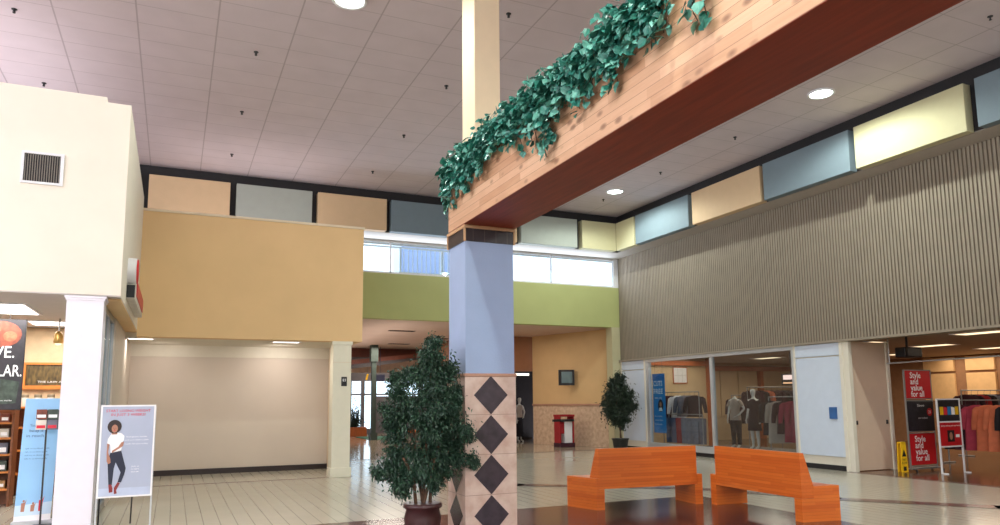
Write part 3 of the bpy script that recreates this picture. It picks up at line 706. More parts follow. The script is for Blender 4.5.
# side glazing
m = MB()
for y in (11.35, 12.3, 13.2): m.box(-.97, -.92, y, y+.07, 0, 2.975)
m.box(-.97, -.92, 11.3, 13.27, 0, .1); m.box(-.97, -.92, 11.3, 13.27, 2.88, 2.975)
wf = struct(m.build('window_6', M['grey_metal']))
m = MB(); m.box(-.948, -.942, 11.36, 13.25, .1, 2.88); m.build('pane', M['glass'], wf)
m = MB(); m.box(-1.05, -.90, 13.3, 18.05, 0, 2.975); struct(m.build('wall_left_side', M['beige_wall']))
m = MB(); m.box(-8, -1.06, 15.7, 15.79, 0, 2.985); struct(m.build('wall_left_shop_back', pm('shop_tan', (206, 180, 146), rough=.8)))
m = MB(); m.box(-8.1, -8, 10.85, 20.2, 0, 5.69); struct(m.build('wall_left_end', M['cream']))
# vent grille
t = thing('vent_grille', 'square dark louvred air vent with white frame on the cream fascia', 'vent', (-1.69, 10.85, 4.47))
m = MB(); x0, x1, z0, z1 = -1.93, -1.45, 4.45, 4.88
m.box(x0, x1, 10.83, 10.85, z0, z0+.03); m.box(x0, x1, 10.83, 10.85, z1-.03, z1); m.box(x0, x0+.03, 10.83, 10.85, z0+.03, z1-.03); m.box(x1-.04, x1, 10.83, 10.85, z0+.03, z1-.03); m.build('frame', M['white'], t)
m = MB()
for i in range(15): m.box(x0+.04+i*.0275, x0+.05+i*.0275, 10.835, 10.848, z0+.03, z1-.03)
m.build('louvres', pm('vent_louvre', (124, 118, 108), rough=.6), t)
m = MB(); m.box(x0+.03, x1-.04, 10.8465, 10.8495, z0+.03, z1-.03); m.build('backing', M['black'], t)
# shop sign seen edge on
t = thing('shop_sign', 'red shop sign with thick white sides seen edge-on on the cream shopfront side', 'sign', (FX, 12.4, 3.3))
m = MB(); m.lathe([(.2, FX), (.2, FX+.12)], (0, 12.15, 3.58), 28, ax='x'); m.build('round_body', M['white'], t)
m = MB(); m.lathe([(.19, FX+.12), (.18, FX+.14), (.02, FX+.145)], (0, 12.15, 3.58), 28, ax='x'); m.build('round_face', M['red'], t)
m = MB(); m.bbox(FX, FX+.12, 11.98, 14.6, 3.14, 3.36, .01); b = m.build('box_body', pm('sign_side', (206, 200, 190), rough=.5), t)
m = MB(); m.box(FX+.005, FX+.115, 11.972, 11.98, 3.16, 3.35); m.build('end_cap', M['black'], b)
m = MB(); m.box(FX+.12, FX+.135, 12.3, 14.5, 3.22, 3.44); m.build('box_face', M['red'], t)
# poster stand with the woman
t = thing('poster_stand', 'white-framed floor poster of a woman in white shirt and dark trousers beside the pillar', 'poster stand', (-.52, 10.78, 0))
f = frame((-.84, 10.76, 0), (.985, .03, 0))
W_, Z0, Z1 = .64, .40, 1.58
m = MB(); m.box(-.845, -.825, 10.765, 10.795, 0, 1.56); m.box(-.215, -.195, 10.785, 10.815, 0, 1.56); m.build('frame', M['alu'], t)
for x in (-.80, -.42):
    m = MB(); m.tube((x, 10.81, 1.1), (x-.03, 11.15, .01), .01, n=6); m.build('rear_leg', M['darkmetal'], t)
m = MB(); m.flat([(0, Z0), (W_, Z0), (W_, Z1), (0, Z1)], f, 0, 1); m.flat([(.02, Z0+.02), (W_-.02, Z0+.02), (W_-.02, Z1-.02), (.02, Z1-.02)], f, .001, 0)
m.flat([(.02, Z0+.02), (W_-.02, Z0+.02), (W_-.02, Z0+.12), (.02, Z0+.12)], f, .002, 2)
m.text('START LOSING WEIGHT', f, W_/2, 1.49, .032, 3, .003, w=.52, bold=.006, align='CENTER'); m.text('IN JUST 3 WEEKS!', f, W_/2, 1.44, .032, 3, .003, w=.40, bold=.006, align='CENTER')
m.text('feel great inside', f, .43, 1.16, .018, 1, .003, w=.24, align='CENTER'); m.text('and out with a plan', f, .43, 1.12, .016, 1, .003, w=.28, align='CENTER'); m.text('made for you today', f, .43, 1.07, .016, 1, .003, w=.27, align='CENTER')
for k, s in enumerate(('join us', 'in store', 'now')): m.text(s, f, .43, .78-.035*k, .018, 1, .003, w=.09, align='CENTER')
PX = lambda x, y: (.06 + (x-100)/153*.66 - .03, Z0 + (415-y)/365*1.18)   # from the 4x view of the poster
def P(*pts): return [(-.012 + (x-388)/232*.665, Z0 + (414-y)/366*1.18) for x, y in pts]
m.flat(P((440,165),(462,165),(462,150),(440,150)), f, .004, 4)
m.flat(P((426,182),(440,160),(462,158),(478,160),(492,172),(490,190),(484,196),(484,218),(480,232),(440,238),(436,205),(424,200)), f, .003, 1)
m.flat(P((480,198),(492,194),(488,212),(462,228),(446,238),(444,230),(470,214)), f, .0045, 4)
m.flat(P((424,200),(434,204),(430,235),(440,262),(442,276),(434,282),(426,272),(424,240)), f, .0045, 4)
m.flat(P((438,238),(482,230),(492,262),(504,300),(500,322),(488,356),(474,354),(484,316),(462,276),(456,300),(452,364),(438,362),(434,320),(430,276)), f, .0042, 5)
m.flat(P((438,362),(450,362),(456,378),(456,392),(442,394)), f, .0044, 6); m.flat(P((474,354),(484,358),(470,386),(474,398),(462,400),(460,376)), f, .0044, 6)
cxh, cyh = P((450,134))[0]; m.ell(cxh, cyh, .082, .088, f, .005, 7); cxf, cyf = P((451,142))[0]; m.ell(cxf, cyf, .036, .052, f, .006, 4)
for dx in (-.014, .014): m.ell(cxf+dx, cyf+.006, .006, .003, f, .007, 7, 8)
m.ell(cxf, cyf-.024, .012, .004, f, .007, 3, 8); m.ell(cxf, cyf-.008, .004, .008, f, .007, 6, 8)
m.build('printed_poster', [M['poster_grey'], M['ink_white'], pm('poster_floor', (190, 200, 222), rough=.5), M['ink_red'], M['skin'], M['navy'], pm('printed_shoe', (140, 48, 50), rough=.5), M['hairp']], t)

# pull-up banner with brochure rack
t = thing('pull_up_banner', 'pale blue pull-up banner with tiny people at the bottom inside the left shop', 'banner', (-1.65, 11.65, 0))
f = frame((-1.86, 11.66, 0), (1, .02, 0), (.02, 0.05, 1))
m = MB(); m.flat([(0, .05), (.42, .05), (.42, 1.68), (0, 1.68)], f, 0, 0); m.flat([(0, .05), (.42, .05), (.42, .30), (0, .26)], f, .001, 1); m.flat([(0, .05), (.42, .05), (.42, .14), (0, .12)], f, .002, 2)
m.text('Your dream', f, .08, 1.30, .035, 3, .002, w=.2); m.text('body is', f, .08, 1.23, .035, 3, .002, w=.16); m.text('in reach', f, .05, 1.16, .04, 3, .002, w=.2)
for k in range(4): m.text('talk to us about goals', f, .05, 1.0-.045*k, .018, 3, .002, w=.28-.02*(k % 2))
for k, (x, h, c) in enumerate(((.09, .16, 4), (.2, .12, 4), (.29, .2, 5))):
    m.flat([(x-.02, .18), (x+.02, .18), (x+.025, .18+h*.6), (x+.04, .18+h), (x+.02, .18+h*.75), (x-.02, .18+h*.7)], f, .003, c); m.ell(x+.005, .18+h*.86, .013, .016, f, .0035, c)
m.build('printed_sheet', [M['sky_print'], M['pale_print'], M['ink_white'], pm('blue_ink', (70, 100, 150), rough=.5), M['skin'], M['ink_red']], t)
m = MB(); m.bbox(-1.88, -1.40, 11.6, 11.8, 0, .06, .01); m.build('base', M['alu'], t)
m = MB(); m.prism([(-1.44, .06), (-1.36, .06), (-1.30, 1.62), (-1.38, 1.62)], 'y', 11.76, 11.80); m.build('side_pole', M['darkmetal'], t)
t = thing('brochure_rack', 'black brochure rack with small magazines in front of the pale blue banner', 'brochure rack', (-1.52, 11.6, 0))
m = MB(); m.box(-1.55, -1.53, 11.55, 11.57, .02, 1.4); m.box(-1.64, -1.38, 11.545, 11.55, 1.26, 1.52); m.bbox(-1.62, -1.36, 11.42, 11.59, 0, .02, .004); m.build('stand', M['darkmetal'], t)
for i, (x, z, c) in enumerate(((-1.66, 1.40, 'food'), (-1.53, 1.40, 'green_print'), (-1.66, 1.26, 'jarw'), (-1.53, 1.26, 'gcloth'))):
    m = MB(); m.box(x, x+.12, 11.52, 11.54, z, z+.13); m.box(x+.01, x+.11, 11.517, 11.52, z+.02, z+.06, 1)
    tag(m.build('magazine', [M[c], M['ink_white'] if i < 2 else M['ink_red']]), ['red-brown magazine, upper left in the brochure rack', 'dark green magazine, upper right in the brochure rack', 'white magazine, lower left in the brochure rack', 'grey magazine, lower right in the brochure rack'][i], 'magazine', 'magazines in the brochure rack')
# hanging poster
t = thing('hanging_poster', 'large dark food poster with white capitals hanging in the left shop', 'poster', (-2.6, 13, 1.5))
f = frame((-3.2, 12.98, 1.52), (1, 0, 0))
m = MB(); m.box(-3.2, -2.08, 12.985, 13.0, 1.52, 2.88); m.flat([(0.01, .01), (1.11, .01), (1.11, 1.35), (0.01, 1.35)], f, .001, 1)
m.ell(.80, 1.13, .27, .20, f, .003, 2); m.ell(.92, 1.1, .09, .08, f, .004, 3); m.ell(.70, 1.2, .1, .07, f, .004, 3); m.flat([(.6, .06), (1.05, .1), (1.08, .42), (.84, .46), (.6, .36)], f, .002, 4)
m.text('LIVE.', f, .99, .78, .17, 5, .005, w=.40, bold=.006, align='RIGHT'); m.text('POPULAR.', f, 1.1, .50, .17, 5, .005, w=.72, bold=.006, align='RIGHT')
m.text('more inside', f, .8, .13, .02, 5, .005, w=.2)
m.build('printed_board', [M['ink_black'], M['dark_print'], M['food'], pm('food_light', (160, 88, 60), rough=.4, var=.3, scale=20), M['green_print'], M['ink_white']], t)
for x in (-3.0, -2.3):
    m = MB(); m.tube((x, 12.99, 2.88), (x, 12.99, 3.014), .006, n=6); m.build('hanger', M['darkmetal'], t)
# framed sign and shelves at the shop's back wall
t = thing('framed_sign', 'orange-framed brown picture sign on the left shop back wall', 'sign', (-2.1, 15.68, 1.9))
m = MB(); x0, x1, z0, z1 = -2.52, -1.3, 1.87, 2.36
m.box(x0, x1, 15.63, 15.70, z0, z0+.07); m.box(x0, x1, 15.63, 15.70, z1-.04, z1); m.box(x0, x0+.05, 15.63, 15.70, z0+.07, z1-.04); m.box(x1-.05, x1, 15.63, 15.70, z0+.07, z1-.04); m.build('frame', M['frame_orange'], t)
f = frame((x0, 15.655, z0), (1, 0, 0))
m = MB(); m.box(x0+.05, x1-.05, 15.66, 15.70, z0+.07, z1-.04); m.text('THE LAW ABOUT YOU', f, .62, .12, .035, 1, .002, w=.75, align='CENTER'); m.build('picture', [M['brown_pic'], M['ink_white']], t)
def shelf_unit(label, x0, x1, y0, y1, zs, ztop):
    t = thing('shelf_unit', label, 'shelf', ((x0+x1)/2, y1, 0))
    for x in (x0, x1-.03):
        m = MB(); m.box(x, x+.03, y0, y1, 0, ztop); m.build('side_panel', M['shelfwood'], t)
    m = MB(); m.box(x0+.03, x1-.03, y1-.02, y1, 0, ztop); m.build('back_panel', M['shelfwood'], t)
    for z in zs:
        m = MB(); m.box(x0+.03, x1-.03, y0, y1-.02, z-.03, z); m.build('shelf', M['frame_orange'], t)
zs = [.28, .55, .82, 1.08, 1.32]
shelf_unit('brown wooden shelf unit under the dark food poster', -3.6, -2.3, 13.9, 14.3, zs, 1.55)
# product boxes on it: the part of the unit the photo shows
nm = ['lowest', 'second lowest', 'middle', 'second highest', 'highest']
cset = [('bread', 'kraft brown'), ('jarw', 'white'), ('green_print', 'dark green'), ('food', 'red-brown'), ('gcloth', 'grey')]
for i, z in enumerate(zs):
    for j in range(3):
        x = -2.50 - j*.16; c, cn = cset[(i*2+j) % 5]; h = R.uniform(.12, .18)
        m = MB(); m.bbox(x, x+.13, 13.95, 14.1, z, z+h, .005); m.box(x+.02, x+.11, 13.947, 13.95, z+.03, z+h*.6, 1)
        tag(m.build('product_box', [M[c], M['ink_white']]), '%s box on the %s shelf under the food poster, %s from right' % (cn, nm[i], ['first', 'second', 'third'][j]), 'box', 'boxes on the brown shelf unit')
shelf_unit('dark shelf unit with jars under the orange-framed sign', -2.6, -1.2, 15.3, 15.68, [.4, .8, 1.2, 1.56], 1.6)
for j in range(6):
    x = -2.42 + j*.2
    t = thing('jar', 'white lidded jar on the shelf below the orange-framed sign, %s from left' % ['first', 'second', 'third', 'fourth', 'fifth', 'sixth'][j], 'jar', (x, 15.45, 1.56), group='white jars below the orange-framed sign')
    m = MB(); m.lathe([(.065, 1.56), (.07, 1.58), (.07, 1.70), (.055, 1.72)], (x, 15.45, 0), 16); m.build('body', M['jarw'], t)
    m = MB(); m.lathe([(.062, 1.72), (.062, 1.77), (.055, 1.775)], (x, 15.45, 0), 16); m.build('lid', M['jarlid'], t)
def troffer(name, label, x0, x1, y0, y1, z, mat, en, col, group):
    t = thing(name, label, 'ceiling light', ((x0+x1)/2, (y0+y1)/2, z), group=group)
    m = MB(); e = .04; m.box(x0-e, x1+e, y0-e, y0, z-.02, z); m.box(x0-e, x1+e, y1, y1+e, z-.02, z); m.box(x0-e, x0, y0, y1, z-.02, z); m.box(x1, x1+e, y0, y1, z-.02, z); m.build('frame', M['white'], t)
    m = MB(); m.box(x0, x1, y0, y1, z-.012, z-.001); m.build('lens', mat, t)
    if en: lamp('AREA', 'troffer_lamp', ((x0+x1)/2, (y0+y1)/2, z-.03), en, col, shape='RECTANGLE', size=x1-x0, size_y=y1-y0, rot=(0, 0, 0))
troffer('ceiling_light', 'bright square ceiling light in the left shop nearest its front', -2.75, -1.98, 12.05, 13.35, 3.014, M['troffer'], 45, (1, .97, .95), 'left shop ceiling lights')
troffer('ceiling_light', 'bright ceiling light deep in the left shop above the framed sign', -2.3, -1.5, 14.4, 15.1, 3.014, M['troffer'], 30, (1, .95, .9), 'left shop ceiling lights')
troffer('ceiling_light', 'bright ceiling light at the left picture edge, above the food poster', -4.0, -3.0, 13.9, 14.9, 3.014, M['troffer'], 30, (1, .95, .9), 'left shop ceiling lights')
t = thing('track_spotlight', 'small brass ceiling spotlight above the orange-framed sign', 'spotlight', (-1.78, 14.0, 3.014))
m = MB(); m.tube((-1.78, 14, 3.014), (-1.78, 14, 2.80), .012, n=8); m.build('stem', M['grey_metal'], t)
m = MB(); m.lathe([(.03, 2.80), (.06, 2.76), (.075, 2.62), (.06, 2.6)], (-1.78, 14, 0), 14); m.build('shade', pm('brass', (200, 160, 90), rough=.35, metal=.6), t)
m = MB(); m.lathe([(.055, 2.605), (.04, 2.575), (.01, 2.565)], (-1.78, 14, 0), 14); m.build('bulb', M['troffer_dim'], t)

# ------------------------------------------------------------------ tan bulkhead and alcove
m = MB(); m.box(FX, 3.75, 15.8, 16.1, 2.9, 5.42); m.box(3.45, 3.75, 16.1, 20.25, 2.9, 5.42); m.box(FX-1.5, 3.75, 16.1, 20.25, 5.2, 5.42); struct(m.build('wall_back_bulkhead', M['tan']))
m = MB(); m.box(FX, 3.77, 15.78, 16.0, 5.42, 5.47); struct(m.build('trim_8', M['tan_cap']))
m = MB(); m.box(-1.05, 3.45, 16.1, 18.3, 2.9, 3.0); struct(m.build('ceiling_alcove', M['beige_light']))
m = MB(); m.box(-1.05, 3.5, 18.05, 18.25, 0, 2.64); struct(m.build('wall_alcove', M['beige_wall']))
m = MB(); m.box(-1.05, 3.5, 18.03, 18.25, 2.64, 2.9); struct(m.build('wall_alcove_upper', M['beige_light']))
m = MB(); m.box(-.9, 3.46, 18.01, 18.05, 0, .12); struct(m.build('baseboard_alcove', M['baseb']))
m = MB(); m.box(3.46, 3.5, 16.16, 18.05, 0, 2.9); struct(m.build('wall_alcove_right', M['tan_cap']))
t = thing('pillar', 'ivory square pillar with small dark number plate under the tan bulkhead corner', 'pillar', (3.3, 15.98, 0))
m = MB(); m.box(3.13, 3.52, 15.82, 16.15, .06, 2.82); m.build('shaft', M['pillar'], t)
m = MB(); m.bbox(3.10, 3.545, 15.8, 16.16, 2.82, 2.9, .01); m.build('capital', M['pillar'], t)
m = MB(); m.bbox(3.10, 3.55, 15.79, 16.16, 0, .2, .01); m.build('base', M['pillar'], t)
m = MB(); m.box(3.13, 3.52, 15.815, 15.82, 2.44, 2.45); m.build('joint', M['tan_cap'], t)
m = MB(); m.bbox(3.31, 3.43, 15.805, 15.82, 1.93, 2.13, .004); f = frame((3.31, 15.804, 1.93), (1, 0, 0)); m.text('83', f, .06, .1, .06, 1, .001, w=.07, align='CENTER'); m.build('number_plate', [M['ink_black'], M['ink_white']], t)
troffer('ceiling_light', 'bright recessed alcove light behind the tan bulkhead, nearer the cream shopfront', -.86, -.42, 16.16, 16.34, 2.9, M['troffer'], 10, (1, .93, .84), 'alcove lights')
troffer('ceiling_light', 'bright recessed alcove light behind the tan bulkhead, nearer the ivory pillar', 1.92, 2.46, 16.16, 16.34, 2.9, M['troffer'], 18, (1, .93, .84), 'alcove lights')

# ------------------------------------------------------------------ shop entrance: red signs
def vframe(x0, x1, y, z0): return frame((x0, y, z0), (1, 0, 0))
t = thing('sign_stand', 'tall red three-panel sign stand reading style and value for all', 'sign stand', (14.92, 10.9, 0))
x0, x1 = 14.49, 15.31
m = MB(); m.box(x0-.02, x0, 10.87, 10.91, .08, 2.18); m.box(x1, x1+.02, 10.87, 10.91, .08, 2.18)
for z in (.10, .80, .84, 1.50, 1.54, 2.16): m.box(x0, x1, 10.87, 10.91, z, z+.02)
m.build('frame', M['grey_metal'], t)
for z0, z1, w in ((.14, .80, 1), (1.54, 2.16, 1)):
    f = frame((x0, 10.875, z0), (1, 0, 0))
    m = MB(); m.box(x0, x1, 10.88, 10.90, z0, z1)
    for k, s in enumerate(('Style', 'and', 'value', 'for all')): m.text(s, f, .16, (z1-z0)*.74 - k*.135, .125, 1, .004, bold=.012)
    m.build('red_panel', [M['red'], M['ink_white']], t)
f = frame((x0, 10.875, .86), (1, 0, 0))
m = MB(); m.bbox(x0-.015, x1+.015, 10.86, 10.9, .86, 1.50, .03); m.flat([(.0, .0), (.82, .0), (.82, .62), (0, .62)], f, .017, 1); m.ell(.68, .40, .085, .085, f, .019, 2); m.text('Save', f, .3, .52, .05, 3, .019, w=.22); m.text('25', f, .68, .37, .06, 3, .021, w=.08, align='CENTER'); m.text('card members', f, .3, .26, .03, 3, .019, w=.3)
m.build('dark_panel', [M['ink_black'], M['dark_print'], M['red'], M['ink_white']], t)
m = MB(); m.box(x0-.02, x1+.04, 10.84, 10.94, .05, .08); m.build('base', M['grey_metal'], t)
for x in (x0, x1+.02):
    for y in (10.76, 11.02):
        m = MB(); m.lathe([(.025, -.012), (.028, 0), (.025, .012)], (x, y, .028), 12, ax='x'); m.tube((x, y, .04), (x, 10.89, .065), .008, n=6); m.build('caster', M['ink_black'], t)
t = thing('sign_stand', 'white-framed stand with two pictures on red, in front of the shop racks', 'sign stand', (14.95, 10.25, 0))
x0, x1 = 14.57, 15.31
m = MB(); s = -.06
for xa in (x0, x1-.03): m.prism([(xa, 10.25), (xa+.03, 10.25), (xa+.03, 10.28), (xa, 10.28)], 'z', .0, 1.55)
for z in (.54, 1.05, 1.52): m.box(x0+.03, x1-.03, 10.25, 10.28, z, z+.03)
m.build('frame', M['white'], t)
f = frame((x0+.03, 10.262, 1.08), (1, 0, 0))
m = MB(); m.box(x0+.03, x1-.03, 10.262, 10.272, 1.08, 1.52)
for k, c in enumerate((1, 2, 3, 4, 1)): m.flat([(.06+k*.12, .13), (.17+k*.12, .13), (.17+k*.12, .30-.02*(k % 2)), (.06+k*.12, .30)], f, .002, c)
m.build('dark_picture', [M['dark_print'], M['yellow'], M['ink_red'], M['blue_sign'], M['ink_white']], t)
f = frame((x0+.03, 10.262, .57), (1, 0, 0))
m = MB(); m.box(x0+.03, x1-.03, 10.262, 10.272, .57, 1.05); m.text('shop online pick up here', f, .36, .40, .03, 1, .002, w=.6, align='CENTER'); m.flat([(.24, .08), (.46, .08), (.46, .32), (.24, .32)], f, .002, 2); m.ell(.35, .2, .05, .08, f, .003, 3); m.flat([(.5, .17), (.62, .17), (.62, .23), (.5, .23)], f, .002, 1)
m.build('red_picture', [M['red'], M['ink_white'], M['ink_black'], M['skin']], t)
for xa in (x0, x1-.03):
    m = MB(); m.box(xa, xa+.03, 10.13, 10.25, 0, .025); m.build('foot', M['white'], t)
t = thing('wet_floor_sign', 'yellow folding wet floor sign beside the tall red sign stand', 'floor sign', (14.3, 10.98, 0))
m = MB(); m.prism([(14.21, .0), (14.42, .0), (14.385, .62), (14.245, .62)], 'y', 10.90, 10.915); q = m
f = frame((14.19, 10.899, 0), (1, 0, 0)); m.flat([(.06, .33), (.19, .33), (.125, .48)], f, .002, 1); m.text('WET', f, .125, .24, .045, 1, .002, w=.12, align='CENTER'); m.text('FLOOR', f, .125, .17, .045, 1, .002, w=.15, align='CENTER'); m.flat([(.08, .03), (.17, .03), (.17, .12), (.08, .12)], f, .002, 1)
m.build('front_leaf', [M['yellow'], M['ink_black']], t)
m = MB(); m.prism([(14.21, .0), (14.42, .0), (14.385, .60), (14.245, .60)], 'y', 10.985, 11.0); 
m.build('rear_leaf', M['yellow'], t)
m = MB(); m.bbox(14.245, 14.385, 10.9, 11.0, .60, .635, .006); m.build('hinge', M['yellow'], t)
# ceiling rail and screen in the entrance
m = MB(); m.tube((14.60, 11.36, 2.34), (14.60, 4.0, 2.42), .018, n=10); m.tube((14.60, 11.3, 2.34), (14.60, 11.3, 2.96), .01, n=8); m.tube((14.6, 6, 2.4), (14.6, 6, 2.96), .01, n=8)
tag(m.build('hanging_rail', M['alu']), 'thin silver rail hung across the shop entrance', 'rail')
t = thing('ceiling_monitor', 'dark box monitor hung from the shop ceiling above the red sign', 'monitor', (15.0, 11.1, 2.96))
m = MB(); m.bbox(14.72, 15.28, 10.98, 11.25, 2.46, 2.69, .03); m.build('housing', M['ink_black'], t)
m = MB(); m.box(14.78, 15.22, 10.97, 10.982, 2.50, 2.65); m.build('face', M['dark_print'], t)
m = MB(); m.tube((14.96, 11.12, 2.68), (14.96, 11.12, 2.96), .025, n=10); m.build('bracket', M['darkmetal'], t)

# ------------------------------------------------------------------ clothes and racks
def rack(label, x0, x1, y, z, along='x', parts=None):
    """straight floor rack with a rail from x0 to x1"""
    def q(a, b, c): return (a, b, c) if along == 'x' else (b, a, c)
    t = thing('garment_rack', label, 'garment rack', q((x0+x1)/2, y, 0.004))
    m = MB(); m.tube(q(x0, y, z), q(x1, y, z), .015, n=10); m.build('rail', M['grey_metal'], t)
    for xx in (x0, x1):
        m = MB(); m.tube(q(xx, y, .02), q(xx, y, z), .016, n=10); m.build('upright', M['grey_metal'], t)
        m = MB(); m.tube(q(xx, y-.22, .02), q(xx, y+.22, .02), .015, n=8); m.build('foot', M['grey_metal'], t)
    return t
def garment(kind, label, loc, rot, mat, length, wid=.42, group=None, cat='garment', name=None):
    """hung garment in local axes: width along x, thickness along y, hook at the origin"""
    t = thing(name or kind, label, cat, loc, rot, group, local=True)
    m = MB()
    if kind in ('shirt', 'dress', 'jacket'):
        fl = {'shirt': 1.0, 'dress': 1.25, 'jacket': 1.05}[kind]; w = wid/2
        rings = [(0, 0, -.10, w*.28, .035), (0, 0, -.13, w*.62, .05), (0, 0, -.17, w*.95, .055), (0, 0, -.26, w*.9, .06), (0, 0, -.26-(length-.26)*.4, w*.84*fl, .065), (0, 0, -.26-(length-.26)*.75, w*.9*fl, .065), (0, 0, -length, w*.96*fl, .06)]
        m.loft(rings[::-1], 18, 0, 2.6, True, .03)
        for s in (-1, 1):
            m.loft([(s*(w*1.28), 0, -.17-min(.5, length*.62), .05, .035), (s*(w*1.18), 0, -.17-min(.3, length*.36), .065, .045), (s*(w*.98), 0, -.2, .075, .045), (s*(w*.8), 0, -.14, .05, .035)], 10, 0)
        m.build('fabric', M[mat], t)
    else:   # trousers folded over a bar
        w = wid/2
        m.loft([(-w*.5, 0, -length, w*.42, .035), (-w*.5, 0, -length*.5, w*.46, .04), (-w*.5, 0, -.12, w*.5, .045)], 12, 0, 2.8)
        m.loft([(w*.5, 0, -length, w*.42, .035), (w*.5, 0, -length*.5, w*.46, .04), (w*.5, 0, -.12, w*.5, .045)], 12, 0, 2.8)
        m.loft([(0, 0, -.2, w*.95, .046), (0, 0, -.10, w*.9, .046)], 16, 0, 2.8)
        m.build('fabric', M[mat], t)
    m = MB(); m.path([(0, 0, -.115), (0, 0, -.03), (.02, 0, .0), (0, 0, .022), (-.02, 0, .01)], .004, 6); m.tube((-.17, 0, -.15), (0, 0, -.10), .006, n=6); m.tube((.17, 0, -.15), (0, 0, -.10), .006, n=6); m.build('hanger', M['darkmetal'], t)
    return t
# display platform in the window
m = MB(); m.bbox(13.75, 16.0, 13.3, 18.0, .004, .16, .01); tag(m.build('display_platform', pm('platform', (70, 52, 44), rough=.5)), 'low dark display platform behind the shop window', 'platform')
ZP = .16
# blue sign in the window
t = thing('window_poster', 'tall blue window poster with white lettering and a small portrait', 'poster', (13.6, 18.4, .6))
f = frame((13.56, 18.74, .57), (0, -1, 0), (0, 0, 1))
f = (f[0], f[1], f[2], Vector((-1, 0, 0)))
m = MB(); m.box(13.565, 13.575, 18.14, 18.74, .57, 2.36); m.flat([(0, 1.6), (.6, 1.6), (.6, 1.79), (0, 1.79)], f, .006, 1)
m.text('CUTS', f, .06, 1.42, .15, 2, .01, w=.44, bold=.006); m.text('FREE', f, .06, 1.18, .15, 2, .01, w=.46, bold=.006); m.text('every day', f, .1, 1.03, .06, 2, .01, w=.36)
m.ell(.38, .82, .13, .19, f, .007, 3); m.ell(.38, .86, .055, .075, f, .009, 4); m.flat([(.29, .66), (.47, .66), (.44, .76), (.32, .76)], f, .009, 2)
for k in range(3): m.text('in our salon', f, .08+.02*(k % 2), .48-.12*k, .05, 2, .01, w=.36)
m.build('printed_panel', [M['blue_sign'], M['blue_sign_dark'], M['ink_white'], M['ink_black'], M['skin']], t)
for y in (18.25, 18.62):
    m = MB(); m.tube((13.57, y, 2.36), (13.57, y, 2.82), .004, n=6); m.build('hanger', M['darkmetal'], t)
# white notice on the end wall
t = thing('wall_notice', 'square white notice in dark frame hung on the tan shop wall', 'notice', (15.6, 19.98, 2.1))
m = MB(); x0, x1, z0, z1 = 15.30, 15.88, 2.10, 2.66
m.box(x0, x1, 19.96, 19.99, z0, z0+.03); m.box(x0, x1, 19.96, 19.99, z1-.03, z1); m.box(x0, x0+.02, 19.96, 19.99, z0+.03, z1-.03); m.box(x1-.02, x1, 19.96, 19.99, z0+.03, z1-.03); m.build('frame', M['shop_orange'], t)
m = MB(); m.box(x0+.02, x1-.02, 19.97, 19.99, z0+.03, z1-.03)
for a in (.19, .37): m.box(x0+a, x0+a+.008, 19.968, 19.97, z0+.05, z1-.05, 1)
m.box(x0+.05, x1-.05, 19.968, 19.97, z0+.26, z0+.268, 1); m.build('sheet', [M['white'], M['grey_metal']], t)
# rail with tops behind the blue poster
def rack2(): pass
rk = rack('chrome rack behind the blue poster holding maroon and white tops', 17.85, 19.65, 14.6, 1.80, 'y')
cl1 = [('shirt', 'maroon', 'maroon top on the chrome rack beside the blue poster', 19.4, .8), ('shirt', 'maroon', 'maroon top on the chrome rack touching the white one', 19.2, .8), ('shirt', 'wcloth', 'white top hanging on the chrome rack', 18.85, .9),
       ('shirt', 'gcloth', 'grey patterned top on the chrome rack, beside the white one', 18.55, .75), ('shirt', 'gcloth', 'grey patterned top on the chrome rack, second from its right end', 18.3, .75), ('shirt', 'spotcloth', 'dark patterned top at the right end of the chrome rack', 18.05, .75)]
for kd, mt, lb, y, L in cl1: garment(kd, lb, (14.6, y, 1.79), math.radians(-48), mt, L, .5, 'tops on the chrome rack', 'top')
rk = rack('low chrome rack of jeans under the tops', 17.3, 18.9, 14.25, 1.12, 'y')
for i, (mt, lb) in enumerate((('denim', 'blue jeans hanging on the low rack, nearest the blue poster'), ('denim', 'blue jeans hanging on the low rack, next to the red trousers'), ('redcloth', 'red trousers hanging on the low rack under the white top'), ('gcloth', 'grey denim trousers on the low rack, right beside the red ones'), ('gcloth', 'grey denim trousers in the middle of the grey ones'), ('gcloth', 'grey denim trousers at the right end of the low rack'))):
    garment('trousers', lb, (14.25, 18.72-i*.25, 1.11), math.radians(-50), mt, .86, .44, 'trousers on the low rack', 'trousers')
